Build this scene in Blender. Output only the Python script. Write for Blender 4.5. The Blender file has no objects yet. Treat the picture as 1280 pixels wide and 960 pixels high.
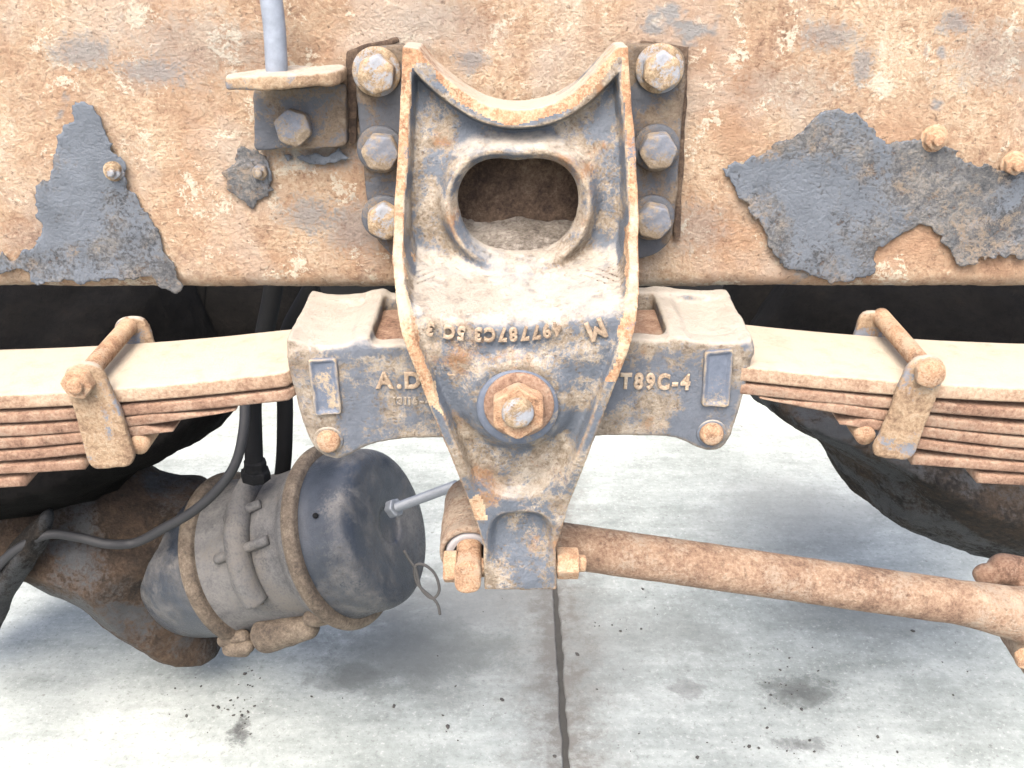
import bpy, bmesh, math, random
import numpy as np
from mathutils import Vector, Matrix, Euler

# ---------------------------------------------------------------- camera, sky, sun, exposure
scene = bpy.context.scene
F_PX, PITCH = 1250.0, math.radians(24.7)
ZF = 0.80                                   # height of the frame rail's lower edge above the ground
CAM = Vector((0.0, -0.71, ZF + 0.25))
cam_data = bpy.data.cameras.new("camera")
cam = bpy.data.objects.new("camera", cam_data)
scene.collection.objects.link(cam)
cam.location = CAM
cam.rotation_euler = (math.radians(90) - PITCH, 0, 0)
cam_data.sensor_width = 36.0
cam_data.lens = 36.0 * F_PX / 1280.0
cam_data.clip_start = 0.02
cam_data.clip_end = 200.0
scene.camera = cam

SUN_EL, SUN_AZ = 57.0, 194.0                # degrees; azimuth measured from +Y towards +X
world = bpy.data.worlds.new("World"); scene.world = world
world.use_nodes = True
wn = world.node_tree.nodes; wl = world.node_tree.links
bg = wn["Background"]
sky = wn.new("ShaderNodeTexSky"); sky.sky_type = 'NISHITA'; sky.sun_disc = False
sky.sun_elevation = math.radians(SUN_EL); sky.sun_rotation = math.radians(SUN_AZ)
sky.air_density = 0.7; sky.dust_density = 6.0; sky.ozone_density = 0.6
bg.inputs[1].default_value = 0.15
wl.new(sky.outputs[0], bg.inputs[0])
sun_data = bpy.data.lights.new("sun", 'SUN'); sun_data.energy = 1.25
sun_data.angle = math.radians(40); sun_data.color = (1.0, 0.95, 0.88)
sun = bpy.data.objects.new("sun", sun_data); scene.collection.objects.link(sun)
sd = Vector((math.sin(math.radians(SUN_AZ)) * math.cos(math.radians(SUN_EL)),
             math.cos(math.radians(SUN_AZ)) * math.cos(math.radians(SUN_EL)),
             math.sin(math.radians(SUN_EL))))
sun.rotation_euler = sd.to_track_quat('Z', 'Y').to_euler()
sun.location = sd * 5
vs = scene.view_settings
vs.view_transform = 'Standard'; vs.look = 'None'; vs.gamma = 1.0; vs.exposure = 2.0
vs.use_curve_mapping = False

# ---------------------------------------------------------------- measuring helpers
CP, SP = math.cos(PITCH), math.sin(PITCH)
def at(px, py, Y):
    """world point seen at photo pixel (1280x960) standing in the upright plane y = Y"""
    u, v = (px - 640.0) / F_PX, (480.0 - py) / F_PX
    d = Vector((u, CP + v * SP, -SP + v * CP))
    return CAM + d * ((Y - CAM.y) / d.y)
def xz(px, py, Y):
    p = at(px, py, Y); return (p.x, p.z)
def poly(pts, Y):
    return np.array([xz(a, b, Y) for a, b in pts])
def ground_at(px, py):
    u, v = (px - 640.0) / F_PX, (480.0 - py) / F_PX
    d = Vector((u, CP + v * SP, -SP + v * CP))
    return CAM + d * (-CAM.z / d.z)

# ---------------------------------------------------------------- numpy noise + signed distance toolkit
_rs = np.random.RandomState(7)
_LAT = _rs.rand(64, 64, 64).astype(np.float32)
def vnoise(x, y, z):
    x, y, z = np.broadcast_arrays(np.asarray(x, np.float32), np.asarray(y, np.float32), np.asarray(z, np.float32))
    xi, yi, zi = np.floor(x).astype(int), np.floor(y).astype(int), np.floor(z).astype(int)
    fx, fy, fz = x - xi, y - yi, z - zi
    fx, fy, fz = fx*fx*(3-2*fx), fy*fy*(3-2*fy), fz*fz*(3-2*fz)
    x0, y0, z0 = xi & 63, yi & 63, zi & 63
    x1, y1, z1 = (xi+1) & 63, (yi+1) & 63, (zi+1) & 63
    L = _LAT
    a = L[x0,y0,z0]*(1-fx)+L[x1,y0,z0]*fx; b = L[x0,y1,z0]*(1-fx)+L[x1,y1,z0]*fx
    c = L[x0,y0,z1]*(1-fx)+L[x1,y0,z1]*fx; d = L[x0,y1,z1]*(1-fx)+L[x1,y1,z1]*fx
    return ((a*(1-fy)+b*fy)*(1-fz)+(c*(1-fy)+d*fy)*fz) - 0.5
def fbm(x, y, z, s, o=4):
    r = 0; amp = 1.0
    for i in range(o):
        r = r + amp * vnoise(x*s+i*7.3, y*s+i*3.1, z*s+i*5.7); s *= 2.03; amp *= 0.5
    return r
def sm(a, b, x):
    t = np.clip((x-a)/(b-a), 0, 1); return t*t*(3-2*t)
def smin(a, b, k):
    h = np.clip(0.5+0.5*(b-a)/k, 0, 1); return b*(1-h)+a*h-k*h*(1-h)
def smax(a, b, k): return -smin(-a, -b, k)
def sd_poly(P, X, Z):
    """signed distance to polygon P (n,2) on broadcast arrays"""
    X, Z = np.broadcast_arrays(X, Z)
    d = np.full(X.shape, 1e9); s = np.ones(X.shape)
    n = len(P)
    for i in range(n):
        a, b = P[i], P[i-1]
        ex, ez = b[0]-a[0], b[1]-a[1]
        wx, wz = X-a[0], Z-a[1]
        t = np.clip((wx*ex+wz*ez)/(ex*ex+ez*ez+1e-18), 0, 1)
        d = np.minimum(d, (wx-ex*t)**2+(wz-ez*t)**2)
        c1 = Z >= a[1]; c2 = Z < b[1]; c3 = ex*wz > ez*wx
        flip = (c1 & c2 & c3) | (~c1 & ~c2 & ~c3)
        s = np.where(flip, -s, s)
    return s*np.sqrt(d)
def smooth_poly(P, it=2):
    P = np.asarray(P, float)
    for _ in range(it):
        Q = np.roll(P, -1, 0)
        P = np.stack([P*0.75+Q*0.25, P*0.25+Q*0.75], 1).reshape(-1, 2)
    return P
def round_poly(P, r, k=4):
    P = np.asarray(P, float); out = []
    for i in range(len(P)):
        a, b, c = P[i-1], P[i], P[(i+1) % len(P)]
        d1 = (a-b); d2 = (c-b); l1 = np.linalg.norm(d1); l2 = np.linalg.norm(d2)
        q = min(r, l1*0.45, l2*0.45); p = b+d1/l1*q; e = b+d2/l2*q
        for t in np.linspace(0, 1, k): out.append((1-t)**2*p+2*t*(1-t)*b+t*t*e)
    return np.array(out)
def sd_box(X, Y, Z, c, h, r=0.0):
    qx, qy, qz = np.abs(X-c[0])-h[0]+r, np.abs(Y-c[1])-h[1]+r, np.abs(Z-c[2])-h[2]+r
    return np.sqrt(np.maximum(qx,0)**2+np.maximum(qy,0)**2+np.maximum(qz,0)**2)+np.minimum(np.maximum(qx,np.maximum(qy,qz)),0)-r
def sd_cap(X, Y, Z, a, b, r, r2=None):
    a = np.array(a); b = np.array(b); e = b-a
    t = np.clip(((X-a[0])*e[0]+(Y-a[1])*e[1]+(Z-a[2])*e[2])/(e@e), 0, 1)
    rr = r if r2 is None else r+(r2-r)*t
    return np.sqrt((X-a[0]-e[0]*t)**2+(Y-a[1]-e[1]*t)**2+(Z-a[2]-e[2]*t)**2)-rr
def sd_cyl(X, Y, Z, a, b, r):
    a = np.array(a, float); b = np.array(b, float); e = b-a; L = np.linalg.norm(e); e = e/L
    t = (X-a[0])*e[0]+(Y-a[1])*e[1]+(Z-a[2])*e[2]
    rad = np.sqrt(np.maximum((X-a[0]-e[0]*t)**2+(Y-a[1]-e[1]*t)**2+(Z-a[2]-e[2]*t)**2, 0))
    return np.maximum(rad-r, np.abs(t-L/2)-L/2)
def surface(f, lo, hi, h):
    """surface nets: returns (verts, quads) of f < 0 on a grid of cell h"""
    ax = [np.arange(lo[i], hi[i]+h, h) for i in range(3)]
    X, Y, Z = ax[0][:,None,None], ax[1][None,:,None], ax[2][None,None,:]
    g = np.asarray(f(X, Y, Z), np.float64)
    g = np.broadcast_to(g, (len(ax[0]), len(ax[1]), len(ax[2]))).copy()
    g[[0,-1]] = np.maximum(g[[0,-1]], 1e-5); g[:,[0,-1]] = np.maximum(g[:,[0,-1]], 1e-5); g[:,:,[0,-1]] = np.maximum(g[:,:,[0,-1]], 1e-5)
    s = g < 0
    n = [k-1 for k in g.shape]
    cnt = np.zeros(n, np.int8)
    for i in (0,1):
        for j in (0,1):
            for k in (0,1):
                cnt += s[i:n[0]+i, j:n[1]+j, k:n[2]+k]
    I, J, K = np.nonzero((cnt > 0) & (cnt < 8))
    pos = np.zeros((len(I), 3)); w = np.zeros(len(I))
    for axis in range(3):
        o = [q for q in range(3) if q != axis]
        for a in (0,1):
            for b in (0,1):
                off = [0,0,0]; off[o[0]] = a; off[o[1]] = b
                off2 = list(off); off2[axis] = 1
                g0 = g[I+off[0], J+off[1], K+off[2]]; g1 = g[I+off2[0], J+off2[1], K+off2[2]]
                m = (g0 < 0) != (g1 < 0)
                t = np.where(m, g0/np.where(m, g0-g1, 1), 0)
                p = np.zeros((len(I), 3)); p[:, o[0]] = a; p[:, o[1]] = b; p[:, axis] = t
                pos += p*m[:,None]; w += m
    pos /= w[:,None]
    V = np.stack([ax[0][I], ax[1][J], ax[2][K]], 1)+pos*h
    idx = np.full(n, -1, np.int64); idx[I,J,K] = np.arange(len(I))
    Q = []
    A = np.nonzero(s[:-1,1:-1,1:-1] != s[1:,1:-1,1:-1]); i, j, k = A[0], A[1]+1, A[2]+1
    q = np.stack([idx[i,j-1,k-1], idx[i,j,k-1], idx[i,j,k], idx[i,j-1,k]], 1); fl = s[i,j,k]
    q[~fl] = q[~fl][:, ::-1]; Q.append(q)
    A = np.nonzero(s[1:-1,:-1,1:-1] != s[1:-1,1:,1:-1]); i, j, k = A[0]+1, A[1], A[2]+1
    q = np.stack([idx[i-1,j,k-1], idx[i-1,j,k], idx[i,j,k], idx[i,j,k-1]], 1); fl = s[i,j,k]
    q[~fl] = q[~fl][:, ::-1]; Q.append(q)
    A = np.nonzero(s[1:-1,1:-1,:-1] != s[1:-1,1:-1,1:]); i, j, k = A[0]+1, A[1]+1, A[2]
    q = np.stack([idx[i-1,j-1,k], idx[i,j-1,k], idx[i,j,k], idx[i-1,j,k]], 1); fl = s[i,j,k]
    q[~fl] = q[~fl][:, ::-1]; Q.append(q)
    return V, np.concatenate(Q)

# ---------------------------------------------------------------- object helpers
COL = scene.collection
def tag(o, label, cat, group=None, kind=None):
    if label: o["label"] = label
    if cat: o["category"] = cat
    if group: o["group"] = group
    if kind: o["kind"] = kind
    return o
def thing(name, loc, label, cat, group=None):
    o = bpy.data.objects.new(name, None); COL.objects.link(o)
    o.empty_display_size = 0.02
    o.location = loc
    return tag(o, label, cat, group)
def root_of(o):
    while o.parent: o = o.parent
    return o
def mesh_np(name, V, Fc, smooth=True):
    me = bpy.data.meshes.new(name)
    V = np.asarray(V, np.float32); Fc = np.asarray(Fc)
    k = Fc.shape[1]
    me.vertices.add(len(V)); me.vertices.foreach_set("co", V.ravel())
    me.loops.add(Fc.size); me.loops.foreach_set("vertex_index", Fc.astype(np.int32).ravel())
    me.polygons.add(len(Fc)); me.polygons.foreach_set("loop_start", np.arange(0, Fc.size, k, dtype=np.int32))
    me.polygons.foreach_set("loop_total", np.full(len(Fc), k, np.int32))
    me.update(calc_edges=True); me.validate()
    if smooth: me.polygons.foreach_set("use_smooth", np.ones(len(me.polygons), bool))
    return me
def put(name, me, mat, parent=None, loc=None):
    o = bpy.data.objects.new(name, me); COL.objects.link(o)
    if mat is not None and len(me.materials) == 0: me.materials.append(mat)
    if parent is not None: o.parent = parent
    if loc is not None:
        base = root_of(parent).location if parent is not None else Vector((0,0,0))
        o.location = Vector(loc)-base
    return o
def obj(name, V, Fc, mat, parent=None, smooth=True):
    """mesh given in world coordinates"""
    V = np.asarray(V, float)
    if parent is not None: V = V-np.array(root_of(parent).location)
    return put(name, mesh_np(name, V, Fc, smooth), mat, parent)
def sdf_obj(name, f, lo, hi, h, mat, parent=None):
    V, Q = surface(f, lo, hi, h)
    return obj(name, V, Q, mat, parent)
def bm_obj(name, bm, mat, parent=None, smooth=True, world=True):
    if parent is not None and world:
        bmesh.ops.translate(bm, vec=-root_of(parent).location, verts=bm.verts)
    me = bpy.data.meshes.new(name); bm.to_mesh(me); bm.free()
    if smooth: me.polygons.foreach_set("use_smooth", np.ones(len(me.polygons), bool))
    return put(name, me, mat, parent)
def frame_of(d):
    d = Vector(d).normalized()
    a = Vector((0,0,1)) if abs(d.z) < 0.9 else Vector((1,0,0))
    u = d.cross(a).normalized(); v = d.cross(u).normalized()
    return u, v
def tube(pts, rad, seg=14, sub=6, wob=0.0):
    """swept round section through a smooth path; rad is number or list; returns V, F"""
    P = [Vector(p) for p in pts]; n = len(P)
    R = [rad]*n if not hasattr(rad, '__len__') else list(rad)
    path = []; rr = []
    for i in range(n-1):
        p0, p1, p2, p3 = P[max(i-1,0)], P[i], P[i+1], P[min(i+2,n-1)]
        for k in range(sub):
            t = k/sub
            path.append(0.5*((2*p1)+(p2-p0)*t+(2*p0-5*p1+4*p2-p3)*t*t+(3*p1-p0-3*p2+p3)*t**3))
            rr.append(R[i]*(1-t)+R[i+1]*t)
    path.append(P[-1]); rr.append(R[-1])
    V = []; Fc = []
    t0 = (path[1]-path[0]).normalized(); u, v = frame_of(t0)
    for i, p in enumerate(path):
        t = (path[min(i+1,len(path)-1)]-path[max(i-1,0)]).normalized()
        u = (u-t*u.dot(t)).normalized(); v = t.cross(u)
        for s in range(seg):
            a = 2*math.pi*s/seg
            V.append(p+(u*math.cos(a)+v*math.sin(a))*rr[i])
    m = len(path)
    for i in range(m-1):
        for s in range(seg):
            Fc.append((i*seg+s, i*seg+(s+1)%seg, (i+1)*seg+(s+1)%seg, (i+1)*seg+s))
    c0 = len(V); V.append(path[0]); V.append(path[-1])
    for s in range(seg):
        Fc.append((c0, c0, (s+1)%seg, s)); Fc.append((c0+1, c0+1, (m-1)*seg+s, (m-1)*seg+(s+1)%seg))
    V = np.array([list(q) for q in V])
    if wob: V = V+wob*np.stack([fbm(V[:,0]+k*9, V[:,1], V[:,2], 90, 3) for k in range(3)], 1)
    return V, Fc
def from_faces(name, V, Fc, mat, parent=None, smooth=True):
    V = np.asarray(V, float)
    if parent is not None: V = V-np.array(root_of(parent).location)
    me = bpy.data.meshes.new(name)
    Fc = [tuple(dict.fromkeys(f)) for f in Fc]
    me.from_pydata([tuple(v) for v in V], [], Fc); me.update()
    if smooth: me.polygons.foreach_set("use_smooth", np.ones(len(me.polygons), bool))
    return put(name, me, mat, parent)
def lathe(profile, origin, axis, seg=64):
    """profile: list of (s, r) along axis from origin"""
    o = Vector(origin); d = Vector(axis).normalized(); u, v = frame_of(d)
    V = []; Fc = []
    for s, r in profile:
        for k in range(seg):
            a = 2*math.pi*k/seg
            V.append(o+d*s+(u*math.cos(a)+v*math.sin(a))*max(r, 1e-5))
    for i in range(len(profile)-1):
        for k in range(seg):
            Fc.append((i*seg+k, (i+1)*seg+k, (i+1)*seg+(k+1)%seg, i*seg+(k+1)%seg))
    return np.array([list(q) for q in V]), Fc
def round_profile(pts, it=2):
    P = np.asarray(pts, float)
    for _ in range(it):
        Q = [P[0]]
        for i in range(len(P)-1):
            Q += [P[i]*0.8+P[i+1]*0.2, P[i]*0.2+P[i+1]*0.8]
        Q.append(P[-1]); P = np.array(Q)
    return [tuple(p) for p in P]

# ---------------------------------------------------------------- materials
def ramp(nt, src, stops, interp='LINEAR'):
    r = nt.nodes.new("ShaderNodeValToRGB"); r.color_ramp.interpolation = interp
    e = r.color_ramp.elements
    while len(e) > 1: e.remove(e[-1])
    e[0].position = stops[0][0]; e[0].color = (*stops[0][1], 1)
    for p, c in stops[1:]:
        q = e.new(p); q.color = (*c, 1)
    nt.links.new(src, r.inputs[0]); return r.outputs[0]
def g3(v): return (v, v, v)
def noise(nt, vec, scale, detail=6, rough=0.6, dist=0.0, off=(0,0,0)):
    if off != (0,0,0):
        mp = nt.nodes.new("ShaderNodeMapping"); mp.inputs[1].default_value = off
        nt.links.new(vec, mp.inputs[0]); vec = mp.outputs[0]
    n = nt.nodes.new("ShaderNodeTexNoise"); n.inputs["Scale"].default_value = scale
    n.inputs["Detail"].default_value = detail; n.inputs["Roughness"].default_value = rough
    n.inputs["Distortion"].default_value = dist
    nt.links.new(vec, n.inputs["Vector"]); return n.outputs[0]
def mathn(nt, op, a, b=None, clamp=False):
    m = nt.nodes.new("ShaderNodeMath"); m.operation = op; m.use_clamp = clamp
    for i, q in enumerate((a, b)):
        if q is None: continue
        if isinstance(q, (int, float)): m.inputs[i].default_value = q
        else: nt.links.new(q, m.inputs[i])
    return m.outputs[0]
def mixc(nt, fac, a, b, mode='MIX'):
    m = nt.nodes.new("ShaderNodeMix"); m.data_type = 'RGBA'; m.blend_type = mode
    for sock, q in ((m.inputs[0], fac), (m.inputs[6], a), (m.inputs[7], b)):
        if isinstance(q, (int, float)): sock.default_value = q
        elif isinstance(q, tuple): sock.default_value = (*q, 1)
        else: nt.links.new(q, sock)
    return m.outputs[2]
def base_mat(name):
    m = bpy.data.materials.new(name); m.use_nodes = True
    nt = m.node_tree; b = nt.nodes["Principled BSDF"]
    tc = nt.nodes.new("ShaderNodeTexCoord")
    return m, nt, b, tc.outputs["Object"]
def bump(nt, b, height, strength, dist):
    bp = nt.nodes.new("ShaderNodeBump"); bp.inputs["Strength"].default_value = strength
    bp.inputs["Distance"].default_value = dist
    nt.links.new(height, bp.inputs["Height"]); nt.links.new(bp.outputs[0], b.inputs["Normal"])
BK = 3.2
GAIN = {'frame_rust': 1.08, 'flaked_paint': 0.64, 'worn_painted_casting': 0.67, 'rusted_rim': 0.86, 'worn_painted_beam': 0.62, 'bolt_rust': 0.85, 'bolt_paint': 0.72,
        'pale_rust_bolt': 0.88, 'red_rust': 0.64, 'dusty_spring_steel': 0.72, 'torque_rod_rust': 0.80, 'clip_rust': 0.80, 'grimy_axle': 0.55, 'rusty_axle_bracket': 0.5,
        'chamber_black_paint': 0.27, 'grey_alloy_housing': 0.58, 'clamp_band': 0.62, 'mount_plate_paint': 0.54, 'rough_rust_and_shade': 0.55, 'lettering_rust': 0.8, 'shade_black_axle': 0.42, 'slate_paint': 0.85}
def rusty(name, rust, rs=55, paint=None, pt=(0.5, 0.56), ps=16, dust=None, dt=(0.5, 0.62), ds=24,
          bmp=0.6, bdist=0.0015, bs=260, edge=None, rough=(0.9, 0.45), spots=None, seed=0.0, cover=None, top=None, edge_col=None, big=0.6, mr=0.75, spec=0.35, marks=None, grain=None, hue=False):
    """scaly rust with worn paint islands and dry dirt, all from noise"""
    gn = GAIN.get(name, 0.75)
    g_ = lambda c: tuple(min(0.85, q*gn) for q in c)
    rust = [(p, g_(c)) for p, c in rust]
    if paint: paint = g_(paint)
    if dust: dust = g_(dust)
    if top: top = (g_(top[0]), top[1], top[2])
    if edge_col: edge_col = (g_(edge_col[0]), edge_col[1], edge_col[2])
    m, nt, b, vec = base_mat(name)
    off = (seed*1.7, seed*0.9, seed*2.3)
    n_mid = noise(nt, vec, rs, 10, mr, 0.2, off)
    n_big = noise(nt, vec, rs*0.18, 4, 0.55, 0.0, (off[0]+3, off[1], off[2]))
    n_fine = noise(nt, vec, bs, 8, 0.78, 0.0, off)
    k = mathn(nt, 'ADD', n_mid, mathn(nt, 'MULTIPLY', mathn(nt, 'SUBTRACT', n_big, 0.5), big))
    k = mathn(nt, 'ADD', k, mathn(nt, 'MULTIPLY', mathn(nt, 'SUBTRACT', n_fine, 0.5), 0.95))
    col = ramp(nt, k, rust)
    hgt = mathn(nt, 'ADD', mathn(nt, 'MULTIPLY', n_mid, 0.8), mathn(nt, 'MULTIPLY', n_fine, 0.7))
    if hue:
        h1 = noise(nt, vec, 5.5, 7, 0.62, 0.6, (off[0]+51, 0, off[2]))
        col = mixc(nt, ramp(nt, mathn(nt, 'ADD', h1, mathn(nt, 'MULTIPLY', mathn(nt, 'SUBTRACT', n_mid, 0.5), 0.4)), [(0.50, g3(0)), (0.64, g3(0.75))]), col, mixc(nt, n_mid, g_((0.30, 0.165, 0.095)), g_((0.50, 0.325, 0.205))))
        h2 = noise(nt, vec, 9, 7, 0.65, 0.3, (off[0]+61, 0, off[2]+7))
        col = mixc(nt, ramp(nt, h2, [(0.49, g3(0)), (0.64, g3(0.72))]), col, mixc(nt, n_mid, g_((0.36, 0.29, 0.235)), g_((0.62, 0.545, 0.455))))
        mpv = nt.nodes.new("ShaderNodeMapping"); mpv.inputs["Scale"].default_value = (1, 1, 0.10); nt.links.new(vec, mpv.inputs[0])
        stn = mathn(nt, 'ADD', noise(nt, mpv.outputs[0], 48, 6, 0.6, 0.0, (2, 0, 0)), mathn(nt, 'MULTIPLY', mathn(nt, 'SUBTRACT', n_big, 0.5), 0.5))
        col = mixc(nt, ramp(nt, stn, [(0.56, g3(0)), (0.70, g3(0.55))]), col, g_((0.36, 0.225, 0.14)))
    if grain:
        vo = nt.nodes.new("ShaderNodeTexVoronoi"); vo.feature = 'F1'; vo.inputs["Scale"].default_value = grain[0]
        wrp = nt.nodes.new("ShaderNodeVectorMath"); wrp.operation = 'ADD'; nt.links.new(vec, wrp.inputs[0])
        sc_ = nt.nodes.new("ShaderNodeVectorMath"); sc_.operation = 'SCALE'; sc_.inputs["Scale"].default_value = 1.6/grain[0]
        nz = nt.nodes.new("ShaderNodeTexNoise"); nz.inputs["Scale"].default_value = grain[0]*0.7; nt.links.new(vec, nz.inputs["Vector"]); nt.links.new(nz.outputs["Color"], sc_.inputs[0])
        nt.links.new(sc_.outputs[0], wrp.inputs[1]); nt.links.new(wrp.outputs[0], vo.inputs["Vector"])
        gr = mathn(nt, 'MULTIPLY', mathn(nt, 'SUBTRACT', 0.6, vo.outputs["Distance"]), grain[1])
        patch = ramp(nt, n_big, [(0.38, g3(0.35)), (0.6, g3(1.0))])
        gr = mathn(nt, 'MULTIPLY', gr, patch)
        hgt = mathn(nt, 'ADD', mathn(nt, 'MULTIPLY', hgt, 0.8), gr)
        pit = ramp(nt, noise(nt, vec, grain[0]*0.55, 4, 0.7, 0.0, (5, off[1], 3)), [(0.60, g3(0)), (0.67, g3(0.7))])
        col = mixc(nt, pit, col, g_((0.20, 0.135, 0.095)))
        hgt = mathn(nt, 'SUBTRACT', hgt, mathn(nt, 'MULTIPLY', pit, 0.25))
    if dust:
        dn = mathn(nt, 'ADD', noise(nt, vec, ds, 8, 0.65, 0.5, (off[0]+11, off[1]+5, 0)), mathn(nt, 'MULTIPLY', mathn(nt, 'SUBTRACT', n_fine, 0.5), 0.6))
        dm = ramp(nt, dn, [(dt[0], g3(0)), (dt[1], g3(1))])
        dcol = mixc(nt, n_mid, dust, tuple(c*0.72 for c in dust))
        col = mixc(nt, dm, col, dcol)
    if paint:
        pn = mathn(nt, 'ADD', noise(nt, vec, ps, 8, 0.62, 0.4, (off[0]+21, 0, off[2]+9)), mathn(nt, 'MULTIPLY', mathn(nt, 'SUBTRACT', n_fine, 0.5), 0.55))
        pm = ramp(nt, pn, [(pt[0], g3(0)), (pt[1], g3(1))])
        if edge:
            geo = nt.nodes.new("ShaderNodeNewGeometry")
            em = ramp(nt, mathn(nt, 'ADD', geo.outputs["Pointiness"], mathn(nt, 'MULTIPLY', mathn(nt, 'SUBTRACT', n_mid, 0.5), 0.06)), [(edge[0], g3(1)), (edge[1], g3(0))])
            pm = mathn(nt, 'MULTIPLY', pm, em)
        p2 = mixc(nt, noise(nt, vec, ps*5, 6, 0.7), paint, tuple(min(1, c*2.1+0.03) for c in paint))
        col = mixc(nt, pm, col, p2)
        rg = mixc(nt, pm, g3(rough[0]), g3(rough[1]))
        nt.links.new(rg, b.inputs["Roughness"])
        hgt = mathn(nt, 'ADD', mathn(nt, 'MULTIPLY', hgt, mathn(nt, 'SUBTRACT', 1.0, mathn(nt, 'MULTIPLY', pm, 0.6))), mathn(nt, 'MULTIPLY', pm, 0.35))
    else:
        b.inputs["Roughness"].default_value = rough[0]
    if cover:
        cn = mathn(nt, 'ADD', noise(nt, vec, cover[2], 7, 0.6, 0.3, (off[0]+31, off[1], off[2]+2)), mathn(nt, 'MULTIPLY', mathn(nt, 'SUBTRACT', n_fine, 0.5), 0.3))
        cm = ramp(nt, cn, [(cover[1], g3(0)), (cover[1]+0.1, g3(1))])
        col = mixc(nt, cm, col, cover[0])
    if spots:
        sn = noise(nt, vec, spots[1], 5, 0.6, 0.2, (off[0]+41, off[1]+2, 0))
        smk = ramp(nt, sn, [(spots[2], g3(0)), (spots[2]+0.035, g3(1))])
        col = mixc(nt, smk, col, spots[0])
    for (mx, my, rx, rz_, amt) in (marks or []):
        p = at(mx, my, 0.0)
        mp = nt.nodes.new("ShaderNodeMapping"); mp.inputs["Location"].default_value = (-p.x/rx, 0, -(p.z-ZF)/rz_); mp.inputs["Scale"].default_value = (1/rx, 0, 1/rz_)
        nt.links.new(vec, mp.inputs[0])
        ln = nt.nodes.new("ShaderNodeVectorMath"); ln.operation = 'LENGTH'; nt.links.new(mp.outputs[0], ln.inputs[0])
        v = mathn(nt, 'ADD', mathn(nt, 'MULTIPLY', mathn(nt, 'SUBTRACT', 1.0, ln.outputs["Value"]), 0.22), mathn(nt, 'ADD', mathn(nt, 'MULTIPLY', n_mid, 0.6), mathn(nt, 'MULTIPLY', n_fine, 0.5)))
        col = mixc(nt, ramp(nt, v, [(0.56, g3(0)), (0.68, g3(amt*0.8))]), col, mixc(nt, n_fine, (0.15, 0.165, 0.185), (0.33, 0.33, 0.325)))
    if edge_col:
        ge = nt.nodes.new("ShaderNodeNewGeometry")
        e2m = ramp(nt, mathn(nt, 'ADD', ge.outputs["Pointiness"], mathn(nt, 'MULTIPLY', mathn(nt, 'SUBTRACT', n_mid, 0.5), 0.10)), [(edge_col[1], g3(0)), (edge_col[2], g3(0.85))])
        ec_ = mixc(nt, ramp(nt, n_big, [(0.42, g3(0)), (0.58, g3(1))]), edge_col[0], g_((0.56, 0.44, 0.28)))
        col = mixc(nt, e2m, col, ec_)
    if top:
        gt = nt.nodes.new("ShaderNodeNewGeometry"); sp = nt.nodes.new("ShaderNodeSeparateXYZ"); nt.links.new(gt.outputs["Normal"], sp.inputs[0])
        tm = mathn(nt, 'ADD', sp.outputs[2], mathn(nt, 'MULTIPLY', mathn(nt, 'SUBTRACT', n_mid, 0.5), 1.3))
        tm = ramp(nt, tm, [(top[1], g3(0)), (top[2], g3(0.92))])
        col = mixc(nt, tm, col, mixc(nt, n_fine, top[0], tuple(c*0.8 for c in top[0])))
    nt.links.new(col, b.inputs["Base Color"])
    bump(nt, b, hgt, bmp, bdist*BK)
    b.inputs["Specular IOR Level"].default_value = spec
    return m

RUST_TAN = [(0.16, (0.16, 0.095, 0.062)), (0.30, (0.31, 0.195, 0.128)), (0.42, (0.42, 0.285, 0.185)), (0.53, (0.50, 0.37, 0.252)), (0.64, (0.575, 0.46, 0.33)), (0.78, (0.68, 0.59, 0.47))]
RUST_RED = [(0.22, (0.10, 0.058, 0.04)), (0.38, (0.22, 0.128, 0.085)), (0.52, (0.33, 0.205, 0.14)), (0.68, (0.43, 0.31, 0.22))]
RUST_ORG = [(0.25, (0.14, 0.08, 0.05)), (0.42, (0.31, 0.18, 0.105)), (0.56, (0.41, 0.27, 0.165)), (0.72, (0.50, 0.37, 0.25))]
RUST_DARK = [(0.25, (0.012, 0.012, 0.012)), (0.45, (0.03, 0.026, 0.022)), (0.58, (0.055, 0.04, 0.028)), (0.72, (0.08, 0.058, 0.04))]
SLATE = (0.055, 0.067, 0.085)
EDGE = (0.40, 0.215, 0.115)
TOPD = (0.50, 0.455, 0.385)
M = {}
M['frame'] = rusty('frame_rust', RUST_TAN, rs=85, dust=(0.72, 0.64, 0.50), dt=(0.585, 0.635), ds=34, bmp=1.0, bdist=0.0040, bs=300,
                   spots=((0.30, 0.295, 0.285), 12, 0.63), big=0.75, grain=(430, 0.15), hue=True,
                   marks=[(104,66,.028,.014,0.9), (192,90,.03,.012,0.8), (385,268,.026,.016,0.9), (1034,44,.026,.013,0.8), (1078,82,.011,.018,0.9), (1196,28,.014,.010,0.9), (250,60,.06,.03,0.45), (590,76,.014,.010,0.9), (1245,70,.04,.03,0.5), (985,110,.05,.02,0.35), (440,285,.03,.025,0.7), (870,285,.03,.025,0.5), (560,30,.05,.02,0.3), (410,195,.05,.012,0.8), (60,300,.05,.02,0.3)], mr=0.8)
M['flake'] = rusty('flaked_paint', [(0.3, (0.075, 0.082, 0.092)), (0.5, (0.16, 0.165, 0.17)), (0.7, (0.31, 0.285, 0.25))], rs=90, paint=(0.07, 0.084, 0.103), pt=(0.475, 0.545), ps=8,
                   dust=(0.36, 0.29, 0.22), dt=(0.53, 0.63), ds=36, bmp=1.0, bdist=0.0016, bs=420, mr=0.8, grain=(340, 0.25))
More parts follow.
